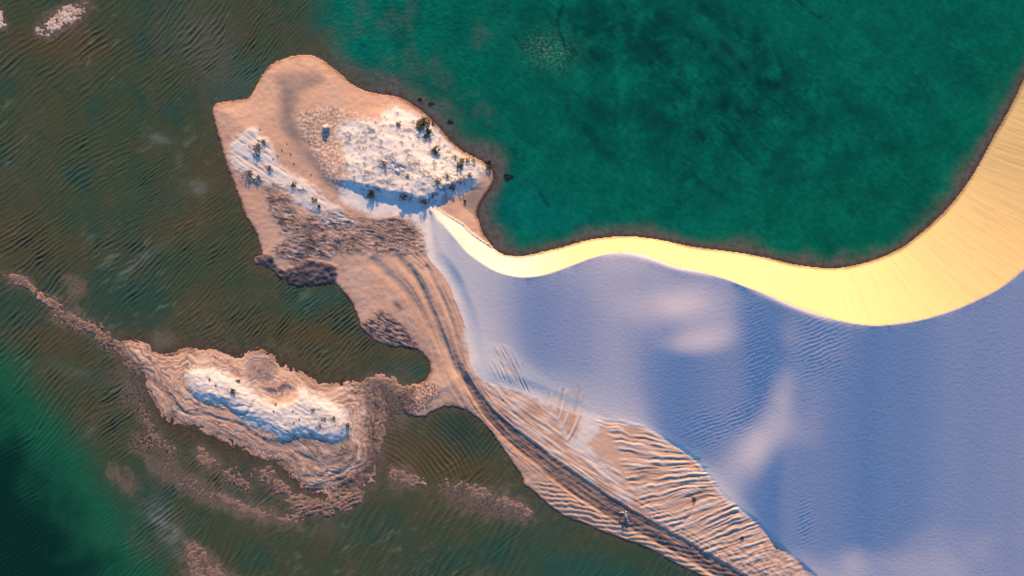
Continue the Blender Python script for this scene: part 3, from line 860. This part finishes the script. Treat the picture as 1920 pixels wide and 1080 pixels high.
for cx, cy, rx, ry, an, am in [(368, 350, 26, 13, 0, .75), (300, 262, 20, 8, 15, .7), (275, 480, 45, 8, -35, .45), (235, 510, 30, 7, -40, .4), (315, 990, 22, 60, -35, .85), (335, 300, 8, 20, 0, .3), (150, 700, 60, 14, 20, .25)]:
    wc = tint(wc, (.19, .21, .17), cb(cx, cy, rx, ry, an) * am * np.clip(.7 + 1.1 * g3, 0, 1.2))
wisp = sst(.16, .5, fbm((U * .8 - V * .6) / 55 + .8 * N3, (U * .6 + V * .8) / 13 + .8 * N1, 4, 207, .6)) * sst(-.1, .35, slow(160, 209) + .12)
wc = tint(wc, (.19, .215, .15), wisp * .38)
wc = tint(wc, (.125, .115, .08), np.clip(cb(365, 60, 60, 50) + cb(410, 125, 40, 50), 0, 1) * .5)
wc = tint(wc, (.105, .074, .028), np.clip(cb(800, 850, 95, 60, 20) + .8 * cb(600, 625, 150, 22, 14), 0, 1) * .8)
wc = tint(wc, (.030, .055, .038), cb(872, 808, 48, 40, 30) * .85)
wc = tint(wc, (.17, .125, .085), np.clip(cb(890, 948, 120, 26, 14) + .8 * cb(600, 985, 90, 22, 5) + .7 * cb(340, 880, 110, 24, 35), 0, 1) * .55 * np.clip(.7 + N1 + .6 * N2, 0, 1.3))
wc = tint(wc, (.008, .112, .052), sst(-35, 50, DEEP_SW) * .9)
wc = tint(wc, (.0015, .022, .014), sst(30, 170, DEEP_SW + 50 * g2) * .92)
wc = tint(wc, (.006, .095, .075), np.clip(deep_s * 1.1, 0, 1) * .6)
te = [np.full_like(U, .001), np.full_like(U, .132), np.full_like(U, .080)]
te = tint(te, (.0015, .175, .112), sst(900, 640, U + .4 * V) * .8)
te = tint(te, (.001, .150, .118), cb(1000, 400, 110, 50, 10) + .5 * cb(1230, 430, 120, 25))
dkm = cb(1270, 200, 210, 120, 25) * .6 + cb(1250, 40, 160, 60) * .45 + cb(1430, 130, 90, 50, 35) * .5 + cb(1560, 260, 200, 90, 20) * .35 + cb(1130, 60, 70, 60) * .35
te = tint(te, (.001, .030, .026), np.clip(dkm * .8 * np.clip(.75 + 1.1 * g2 + .7 * g3, 0, 1.4), 0, .85))
te = tint(te, (.001, .030, .028), np.clip(sst(-.05, .5, fbm((U * .8 + V * .6) / 110 + N3, (-U * .6 + V * .8) / 48 + .6 * N3, 5, 203, .62) + .25 * g1) * .8 * (.4 + dkm), 0, .8))
mott = .75 * fbm((U * .8 + V * .6) / 12 + .8 * N1, (-U * .6 + V * .8) / 7 + .8 * N3, 3, 211) + .5 * fbm((U * .87 - V * .5) / 42 + N3, (U * .5 + V * .87) / 26, 4, 213, .6) + .9 * g2 * .6
te = tint(te, (.001, .046, .034), np.clip(.05 + .55 * mott, 0, .5))
te = tint(te, (.004, .215, .125), np.clip(-.05 - .8 * mott, 0, .45))
te = tint(te, (.004, .125, .095), np.clip(blob(U, V, 1345, 75, 70, 18, 40) * .5 + blob(U, V, 1380, 110, 45, 14, 45) * .5, 0, 1))
te = tint(te, (.16, .22, .12), np.clip(cb(1030, 95, 42, 30, 10) * .9 * sst(.05, .45, perlin((U * .86 - V * .5) / 6, (U * .5 + V * .86) / 2.8, 205)), 0, 1))  # bright dashes painted into the water colour as glints
for pts, wd, am in [([(1055, 10), (1045, 45), (1060, 85), (1075, 95)], 4, .7), ([(1490, -5), (1515, 18), (1535, 32), (1550, 28)], 3, .8), ([(1165, 0), (1180, 40), (1178, 70)], 9, .6), ([(1350, 80), (1400, 130), (1420, 150), (1460, 158)], 9, .7),
                    ([(930, 300), (955, 330), (1000, 345), (1030, 385)], 3, .4), ([(1010, 360), (1030, 390)], 2, .6), ([(1060, 200), (1100, 240), (1140, 290), (1180, 300)], 10, .35)]:
    k_, d_, a_ = stroke(pts, wd)
    te = tint(te, (.001, .018, .018), k_ * am * np.clip(.7 + 1.2 * N1, 0, 1))
# weedy fringe round the island's lagoon side
fr = np.exp(-((dw - 22) / 16) ** 2) * sst(950, 900, U) * m_east
te = tint(te, (.055, .075, .05), fr * np.clip(.6 + 1.2 * N1, 0, 1) * .5)
wcol = [lerp(x, y, m_east) for x, y in zip(wc, te)]
# the bed's own colour shows where the water thins out
Hp = np.maximum(Hd, 0)
Hr = Hp * np.clip(1.0 + 1.6 * N3 + .45 * N1, .5, 2.6)
thin_e = np.exp(-(Hr / lerp(1.1, .45, sst(900, 980, U))) ** 1.5); thin_w = np.exp(-Hr / .18)
bed_e = tint([np.full_like(U, .155), np.full_like(U, .128), np.full_like(U, .112)], (.10, .075, .065), np.clip(.4 + 1.2 * N2, 0, 1))
bed_e = tint(bed_e, (.10, .04, .025), np.exp(-Hp / .05))
bed_w = tint([np.full_like(U, .170), np.full_like(U, .112), np.full_like(U, .056)], (.10, .066, .045), np.clip(.4 + 1.2 * N2, 0, 1))
bed_w = tint(bed_w, (.30, .215, .155), m_sh * .85)
bed_w = tint(bed_w, (.045, .036, .036), np.clip(mud_shade * 1.1, 0, 1) * (d_land < 0))
te2 = [lerp(x, y, thin_e) for x, y in zip(te, bed_e)]; wc2 = [lerp(x, y, thin_w) for x, y in zip(wc, bed_w)]
wcol = [lerp(x, y, m_east) for x, y in zip(wc2, te2)]
op = .55 + .42 * (1 - np.exp(-Hp / .10))
me, used = grid_mesh("water", keep, WX, WY, Wz)
attr(me, used, "murk", wcol + [op])
water = link(bpy.data.objects.new("water", me))
water["kind"] = "structure"

m_water = bpy.data.materials.new("lagoon_water"); m_water.use_nodes = True
nt = m_water.node_tree; nt.nodes.clear()
out = N(nt, "ShaderNodeOutputMaterial")
at_ = N(nt, "ShaderNodeAttribute", attribute_name="murk")
geo = N(nt, "ShaderNodeNewGeometry").outputs["Position"]
mp = N(nt, "ShaderNodeMapping"); mp.inputs["Rotation"].default_value = (0, 0, math.radians(-32)); mp.inputs["Scale"].default_value = (.6, 1.7, 1)
nt.links.new(geo, mp.inputs[0])
bp = N(nt, "ShaderNodeBump"); bp.inputs["Strength"].default_value = .25; bp.inputs["Distance"].default_value = .1
nt.links.new(noise(nt, 1.6, 3, .6, mp.outputs[0]), bp.inputs["Height"])
tr = N(nt, "ShaderNodeBsdfTransparent"); tr.inputs[0].default_value = (.93, .97, .95, 1)
df = N(nt, "ShaderNodeBsdfDiffuse"); nt.links.new(bp.outputs[0], df.inputs["Normal"])
cc = mixc(nt, ramp(nt, noise(nt, .5, 4, .6, geo), .3, .7, 0, .4), at_.outputs["Color"], mixc(nt, 1.0, at_.outputs["Color"], (.6, .62, .62), 'MULTIPLY'))
nt.links.new(cc, df.inputs[0])
gl = N(nt, "ShaderNodeBsdfGlossy"); gl.inputs["Roughness"].default_value = .22; nt.links.new(bp.outputs[0], gl.inputs["Normal"])
fz = N(nt, "ShaderNodeFresnel"); fz.inputs[0].default_value = 1.33; nt.links.new(bp.outputs[0], fz.inputs["Normal"])
m1 = N(nt, "ShaderNodeMixShader"); nt.links.new(at_.outputs["Alpha"], m1.inputs[0]); nt.links.new(tr.outputs[0], m1.inputs[1]); nt.links.new(df.outputs[0], m1.inputs[2])
m2 = N(nt, "ShaderNodeMixShader"); nt.links.new(fz.outputs[0], m2.inputs[0]); nt.links.new(m1.outputs[0], m2.inputs[1]); nt.links.new(gl.outputs[0], m2.inputs[2])
nt.links.new(m2.outputs[0], out.inputs[0])
water.data.materials.append(m_water)

# ---------------------------------------------------------------- plants, driftwood, weed
rnd = random.Random(11)


def ground_z(u, v):
    i = int(np.clip(np.searchsorted(gu, u), 1, NU - 1)); j = int(np.clip(np.searchsorted(gv, v), 1, NV - 1))
    return float(H[j, i])


def wpos(u, v, dz=0.0):
    z = ground_z(u, v)
    k_ = 1 - z / CAM_H
    u = 960 + (u - 960) * k_; v = 540 + (v - 540) * k_
    return ((u - 960) * S, (540 - v) * S, ground_z(u, v) + dz)


def mesh_from(name, verts, faces, mat, smooth=False):
    me = bpy.data.meshes.new(name); me.from_pydata(verts, [], faces); me.update()
    if smooth:
        me.polygons.foreach_set("use_smooth", [True] * len(me.polygons))
    me.materials.append(mat)
    return me


def leaf_mat(name, c1, c2, rough=.7):
    m, nt, b = new_mat(name)
    g = N(nt, "ShaderNodeNewGeometry")
    f = noise(nt, 3.0, 3, .6, g.outputs["Position"])
    c = mixc(nt, ramp(nt, f, .3, .7), c1, c2)
    rp_ = N(nt, "ShaderNodeMix", data_type='RGBA'); rp_.inputs[0].default_value = 0
    c = mixc(nt, ramp(nt, g.outputs["Random Per Island"], 0, 1, 0, .6), c, mixc(nt, 1.0, c, (.5, .5, .45), 'MULTIPLY'))
    nt.links.new(c, b.inputs["Base Color"]); b.inputs["Roughness"].default_value = rough
    b.inputs["Specular IOR Level"].default_value = .2
    return m


M_OLIVE = leaf_mat("olive_leaves", (.075, .062, .02), (.13, .10, .035))
M_DARK = leaf_mat("dark_leaves", (.035, .042, .022), (.06, .062, .03))
M_GOLD = leaf_mat("golden_leaves", (.34, .23, .06), (.46, .33, .10))
M_DRY = leaf_mat("dry_brown_leaves", (.15, .09, .05), (.24, .15, .09))
M_GREY = leaf_mat("grey_leaves", (.10, .095, .085), (.17, .155, .14))
M_WEED = leaf_mat("weed", (.012, .018, .012), (.03, .035, .018), .4)
M_TWIG = leaf_mat("twig_bark", (.10, .075, .05), (.17, .13, .10))


def tube(verts, faces, pts, radii, n=6):
    """a bent tapering limb through pts"""
    base = len(verts)
    P = [np.array(p, float) for p in pts]
    for i, p in enumerate(P):
        d = P[min(i + 1, len(P) - 1)] - P[max(i - 1, 0)]
        d = d / (np.linalg.norm(d) + 1e-9)
        a = np.cross(d, (0.3, 0.2, 1.0) if abs(d[2]) < .9 else (1.0, 0, 0)); a /= np.linalg.norm(a)
        b_ = np.cross(d, a)
        for k_ in range(n):
            t = 2 * math.pi * k_ / n
            q = p + radii[i] * (math.cos(t) * a + math.sin(t) * b_)
            verts.append(tuple(q))
    for i in range(len(P) - 1):
        for k_ in range(n):
            o_ = base + i * n
            faces.append((o_ + k_, o_ + (k_ + 1) % n, o_ + n + (k_ + 1) % n, o_ + n + k_))
    faces.append(tuple(base + k_ for k_ in range(n))[::-1])
    e_ = base + (len(P) - 1) * n
    faces.append(tuple(e_ + k_ for k_ in range(n)))


def shrub_meshes(name, seed, mat, leaves=420, dense=1.0, tall=.55):
    """unit-diameter shrub: clumps of small leaves on forking twigs"""
    rr_ = random.Random(seed)
    clumps = []
    for i in range(9):
        a = rr_.random() * 6.283; d = .36 * math.sqrt(rr_.random())
        clumps.append((d * math.cos(a), d * math.sin(a), tall * (.25 + .6 * rr_.random()) * (1.15 - d * 1.6), .10 + .10 * rr_.random()))
    V_, F_ = [], []
    for i in range(leaves):
        cx, cy, cz, cr = clumps[rr_.randrange(len(clumps))]
        x, y, z = [rr_.gauss(0, 1) for _ in range(3)]
        l_ = math.sqrt(x * x + y * y + z * z) + 1e-6; q = cr * rr_.random() ** .4 / l_ * dense
        px, py, pz = cx + x * q, cy + y * q, max(.02, cz + z * q * .8)
        ln = .045 + .035 * rr_.random(); wd = ln * .45
        a = rr_.random() * 6.283; t = rr_.uniform(-.9, .9)
        dx, dy, dz = math.cos(a) * math.cos(t), math.sin(a) * math.cos(t), math.sin(t)
        sx, sy, sz = -math.sin(a), math.cos(a), rr_.uniform(-.5, .5)
        k0 = len(V_)
        V_ += [(px, py, pz), (px + dx * ln * .5 + sx * wd, py + dy * ln * .5 + sy * wd, pz + dz * ln * .5 + sz * wd),
               (px + dx * ln, py + dy * ln, pz + dz * ln), (px + dx * ln * .5 - sx * wd, py + dy * ln * .5 - sy * wd, pz + dz * ln * .5 - sz * wd)]
        F_.append((k0, k0 + 1, k0 + 2, k0 + 3))
    fm = mesh_from(name + "_foliage", V_, F_, mat)
    V_, F_ = [], []
    for cx, cy, cz, cr in clumps:
        tube(V_, F_, [(0, 0, -.05), (cx * .35, cy * .35, cz * .45), (cx, cy, cz)], [.022, .015, .006], 5)
    return fm, mesh_from(name + "_stem", V_, F_, M_TWIG, True)


KINDS = {}
for nm, mt, lv, tl in (("olive", M_OLIVE, 620, .60), ("dark", M_DARK, 480, .55), ("gold", M_GOLD, 420, .40), ("dry", M_DRY, 240, .45), ("grey", M_GREY, 300, .42)):
    KINDS[nm] = [shrub_meshes(nm + str(i), 100 + i + 7 * len(KINDS), mt, lv, 1.0, tl) for i in range(3)]
count = 0


def shrub(u, v, dpx, kind, label, group=None, name="shrub", cat="shrub"):
    global count
    fm, sm = KINDS[kind][count % 3]; count += 1
    e_ = bpy.data.objects.new(name, None); e_.empty_display_size = .3
    e_.location = wpos(u, v, -.02); e_.rotation_euler = (0, 0, rnd.random() * 6.28)
    s_ = dpx * S * 1.12
    e_.scale = (s_ * rnd.uniform(.85, 1.2), s_ * rnd.uniform(.85, 1.2), s_ * .62)
    e_["label"] = label; e_["category"] = cat
    if group:
        e_["group"] = group
    link(e_)
    link(bpy.data.objects.new("foliage", fm), e_); link(bpy.data.objects.new("stem", sm), e_)
    return e_


G1 = "shrubs on the northern sand island"
for a in [
    (792, 234, 27, "olive", "largest olive-brown shrub, on the lagoon rim of the white island hill"),
    (806, 246, 14, "dark", "dark shrub pressed against the lower right of the largest olive shrub"),
    (812, 231, 8, "olive", "tiny shrub on the very shore beside the largest olive shrub"),
    (748, 232, 15, "grey", "grey thin shrub standing left of the largest olive shrub"),
    (797, 257, 10, "dark", "small dark shrub just below the largest olive shrub"),
    (817, 282, 15, "dark", "dark shrub midway between the largest olive shrub and the golden thicket"),
    (853, 294, 12, "gold", "leftmost shrub of the golden thicket along the island's lagoon edge"),
    (865, 297, 14, "gold", "broadest golden shrub, second from left in the lagoon-edge thicket"),
    (877, 298, 12, "gold", "golden shrub third from left in the lagoon-edge thicket"),
    (889, 302, 10, "gold", "rightmost shrub of the golden thicket along the island's lagoon edge"),
    (862, 309, 14, "olive", "olive shrub directly below the golden thicket"),
    (916, 314, 13, "dark", "dark shrub on the island's right-hand tip above the dark scarp"),
    (697, 365, 16, "dark", "leftmost dark shrub on the shaded lower lip of the white hill"),
    (709, 354, 10, "grey", "small grey shrub above the leftmost shrub of the lower lip"),
    (757, 369, 14, "dark", "middle dark shrub on the shaded lower lip of the white hill"),
    (770, 372, 8, "grey", "little grey shrub right of the middle shrub on the lower lip"),
    (793, 378, 15, "dark", "rightmost dark shrub of the row on the white hill's lower lip"),
    (812, 367, 8, "olive", "small olive shrub above the right end of the lower-lip row"),
    (720, 306, 13, "dry", "lone brown shrub in the middle of the white hill"),
    (865, 337, 14, "dry", "reddish brown shrub in the scrub patch near the hill's right end"),
    (848, 350, 13, "dark", "dark shrub at the bottom of the scrub patch near the hill's right end"),
    (822, 340, 16, "grey", "broad grey shrub at the left of the scrub patch on the hill"),
    (838, 330, 11, "grey", "small grey shrub at the top of the scrub patch on the hill"),
    (880, 328, 10, "grey", "grey shrub between the scrub patch and the dark scarp"),
    (872, 377, 8, "dark", "small dark shrub on the grey sand below the hill's right end"),
    (765, 330, 9, "grey", "tiny grey shrub on the hill right of the lone brown shrub"),
    (484, 290, 7, "dark", "small black-green shrub at the head of the left white drift"),
    (482, 276, 17, "dry", "sparse brown shrub above the left white drift"),
    (493, 265, 11, "grey", "thin grey shrub at the top of the sparse brown shrub"),
    (507, 313, 13, "dry", "orange-brown shrub on the left white drift's upper edge"),
    (467, 324, 16, "grey", "broad grey shrub on the left edge of the left white drift"),
    (484, 333, 12, "grey", "grey shrub low on the left white drift beside the tan shore"),
    (551, 346, 11, "dark", "dark shrub halfway along the left white drift"),
    (590, 373, 13, "dry", "brown shrub near the lower end of the left white drift"),
    (597, 387, 9, "dark", "dark shrub at the lower tip of the left white drift"),
]:
    shrub(*a, group=G1)
G2 = "shrubs on the banded south-western island"
for a in [
    (437, 733, 15, "dark", "dark green shrub, largest on the white mound of the banded island"),
    (447, 713, 9, "olive", "small olive shrub above the dark green shrub of the banded island"),
    (393, 712, 6, "dark", "tiny shrub on the upper left of the banded island's white mound"),
    (517, 758, 8, "grey", "grey shrub beside the slump hollow in the banded island's white mound"),
    (587, 768, 10, "dry", "brown shrub right of the slump hollow on the banded island"),
    (607, 785, 11, "dry", "brown shrub in the middle of the mound's right-hand scrub"),
    (626, 783, 8, "olive", "small olive shrub near the right end of the banded island's mound"),
    (652, 797, 14, "dark", "dark shrub at the right-hand end of the banded island's white mound"),
    (600, 797, 10, "grey", "grey shrub on the mound's shaded lower right flank"),
]:
    a = (a[0], a[1], a[2] * .8) + a[3:]
    shrub(*a, group=G2)
shrub(1301, 937, 8, "dark", "small green plant at the head of the scour in the banded sand")
shrub(1391, 1008, 9, "dark", "dark plant on rough banded sand near the lower edge of the picture")
ORD = ["topmost", "second from the top", "third from the top", "fourth from the top", "fifth from the top", "sixth from the top", "seventh from the top", "eighth from the top", "lowest"]
for k_, (u_, v_) in enumerate(sorted([(528, 281), (545, 289), (551, 307), (521, 292), (512, 298), (583, 327), (579, 264), (538, 270), (487, 243)], key=lambda p: p[1])):
    shrub(u_, v_, 3.4, "dark", ORD[k_] + " of nine tiny dark tufts on the headland's bare tan sand", "tufts on the tan sand", "grass_tuft", "tuft")
for k_, (u_, v_) in enumerate([(405, 722), (513, 771), (549, 771), (551, 792), (561, 786)]):
    shrub(u_, v_, 3.6, "dark", ["leftmost", "second from left", "third from left", "fourth from left", "rightmost"][k_] + " of five tiny tufts on the banded island's white mound", "tufts on the white mound", "grass_tuft", "tuft")


# weed mats in the lagoon
def weed(u, v, dpx, label, seed):
    rr_ = random.Random(seed); V_, F_ = [], []
    for i in range(300):
        a = rr_.random() * 6.283; d = .5 * math.sqrt(rr_.random()) * (1 + .3 * math.sin(3 * a + seed))
        x, y = d * math.cos(a) * 1.2, d * math.sin(a) * .75
        ln = rr_.uniform(.08, .2); b_ = rr_.random() * 6.283; wd = ln * .22
        k0 = len(V_); z = rr_.uniform(.03, .07)
        cx, cy = math.cos(b_), math.sin(b_)
        V_ += [(x, y, z), (x + cx * ln * .5 - cy * wd, y + cy * ln * .5 + cx * wd, z + .02), (x + cx * ln, y + cy * ln, z - .005), (x + cx * ln * .5 + cy * wd, y + cy * ln * .5 - cx * wd, z + .01)]
        F_.append((k0, k0 + 1, k0 + 2, k0 + 3))
    k_ = dpx * S
    V_ = [(x * k_, y * k_, z) for x, y, z in V_]
    o = link(bpy.data.objects.new("seaweed_clump", mesh_from("seaweed_clump", V_, F_, M_WEED)))
    o.location = ((u - 960) * S, (540 - v) * S, 0.0)
    o["label"] = label; o["category"] = "seaweed"; o["group"] = "weed floating along the lagoon shore"


weed(953, 332, 14, "black seaweed clump floating off the island's right-hand tip", 1)
weed(808, 194, 9, "dark seaweed clump in the lagoon above the largest olive shrub", 2)
weed(844, 228, 9, "dark seaweed clump in the lagoon right of the largest olive shrub", 3)
weed(787, 186, 7, "small seaweed clump nearest the island's tan upper beach", 4)
weed(916, 304, 9, "dark seaweed clump washed against the end of the golden thicket", 5)


# pale boulder among the hummocks
def boulder(u, v, dpx, label, mat):
    import bmesh
    bm = bmesh.new(); bmesh.ops.create_icosphere(bm, subdivisions=3, radius=.5)
    for vv in bm.verts:
        x, y, z = vv.co
        k_ = 1 + .22 * float(perlin(np.array([x * 2.1 + 3]), np.array([y * 2.1 + z * 1.7]), 7)[0]) + .10 * float(perlin(np.array([x * 5]), np.array([z * 5 + y * 4]), 9)[0])
        m_ = max(abs(x), abs(y), abs(z)) * 2
        k_ *= .75 + .25 / max(m_, .5)
        vv.co = (x * k_ * 1.1, y * k_ * .95, z * k_ * .85)
    me = bpy.data.meshes.new("boulder"); bm.to_mesh(me); bm.free()
    me.polygons.foreach_set("use_smooth", [True] * len(me.polygons)); me.materials.append(mat)
    o = link(bpy.data.objects.new("boulder", me)); d = dpx * S
    o.scale = (d, d, d); o.location = wpos(u, v, d * .02); o.rotation_euler = (.1, .15, .5)
    o["label"] = label; o["category"] = "boulder"


m_rock, nt, b = new_mat("pale_sandstone")
gg = N(nt, "ShaderNodeNewGeometry").outputs["Position"]
nt.links.new(mixc(nt, ramp(nt, noise(nt, 1.4, 5, .65, gg), .35, .65), (.52, .43, .36), (.36, .29, .25)), b.inputs["Base Color"]); b.inputs["Roughness"].default_value = .9
bp = N(nt, "ShaderNodeBump"); bp.inputs["Strength"].default_value = .5; bp.inputs["Distance"].default_value = .1
nt.links.new(noise(nt, 4, 4, .6, gg), bp.inputs["Height"]); nt.links.new(bp.outputs[0], b.inputs["Normal"])
boulder(611, 240, 13, "pale square-shouldered boulder with a blue shaded side among the sand hummocks", m_rock)

# driftwood on the dark strand line
m_wood, nt, b = new_mat("bleached_wood")
gg = N(nt, "ShaderNodeTexCoord").outputs["Object"]
mp = N(nt, "ShaderNodeMapping"); mp.inputs["Scale"].default_value = (1, 9, 9); nt.links.new(gg, mp.inputs[0])
nt.links.new(mixc(nt, ramp(nt, noise(nt, 1.5, 5, .6, mp.outputs[0]), .35, .65), (.58, .54, .49), (.30, .27, .25)), b.inputs["Base Color"]); b.inputs["Roughness"].default_value = .85
m_wood2, nt, b = new_mat("dark_wood")
nt.links.new(mixc(nt, ramp(nt, noise(nt, 2.5, 4, .6), .35, .65), (.07, .06, .06), (.14, .12, .11)), b.inputs["Base Color"]); b.inputs["Roughness"].default_value = .85
dwood = bpy.data.objects.new("driftwood", None); dwood.location = wpos(1168, 966, 0.0)
dwood["label"] = "bleached driftwood stump with dark forked branches on the dark strand line"; dwood["category"] = "driftwood"
link(dwood)


def limb(name, pts, radii, mat, n=8):
    V_, F_ = [], []
    tube(V_, F_, pts, radii, n)
    return link(bpy.data.objects.new(name, mesh_from(name, V_, F_, mat, True)), dwood)


limb("trunk", [(.95, -.95, .22), (.75, -.45, .30), (.62, .05, .36), (.60, .55, .34), (.66, .95, .22)], [.20, .27, .26, .20, .10], m_wood, 10)
limb("root", [(.95, -.95, .22), (1.2, -1.25, .30), (1.3, -1.5, .1)], [.17, .11, .03], m_wood)
limb("root", [(.95, -.95, .25), (.6, -1.3, .40), (.45, -1.5, .15)], [.15, .09, .03], m_wood2)
limb("branch", [(.62, .3, .35), (.1, .7, .55), (-.45, .75, .5), (-.85, .62, .2)], [.16, .13, .10, .05], m_wood)
limb("branch", [(-.45, .75, .5), (-.75, .35, .45), (-.8, -.1, .3), (-.6, -.6, .1)], [.10, .10, .08, .03], m_wood2)
limb("branch", [(.62, .0, .38), (.15, -.2, .62), (-.25, -.55, .4), (-.35, -.95, .1)], [.15, .12, .09, .03], m_wood2)
limb("branch", [(.6, .55, .34), (.95, .85, .6), (1.3, .8, .55), (1.6, .55, .2)], [.14, .11, .08, .03], m_wood2)
limb("branch", [(.6, .55, .34), (.35, 1.05, .6), (.0, 1.3, .45)], [.11, .08, .03], m_wood2)

# shell and wood chips along the strand line: far too many and too small to count
V_, F_ = [], []
rr_ = random.Random(5)
for i in range(420):
    t = rr_.random(); u_ = 1150 + 150 * t + rr_.gauss(0, 5); v_ = 950 + 84 * t + rr_.gauss(0, 6) + (4 if t < .3 else 0)
    x, y, z = wpos(u_, v_, .01); q = rr_.uniform(.04, .13); a = rr_.random() * 6.28; k0 = len(V_)
    V_ += [(x, y, z), (x + q * math.cos(a), y + q * math.sin(a), z + .01), (x + q * .6 * math.cos(a + 1.4), y + q * .6 * math.sin(a + 1.4), z), (x + .2 * q, y + .2 * q, z + q * .5)]
    F_ += [(k0, k0 + 1, k0 + 3), (k0 + 1, k0 + 2, k0 + 3), (k0 + 2, k0, k0 + 3)]
chips = link(bpy.data.objects.new("shell_debris", mesh_from("shell_debris", V_, F_, m_rock)))
chips["kind"] = "stuff"; chips["label"] = "pale shell and wood chips strewn along the dark strand line"; chips["category"] = "debris"
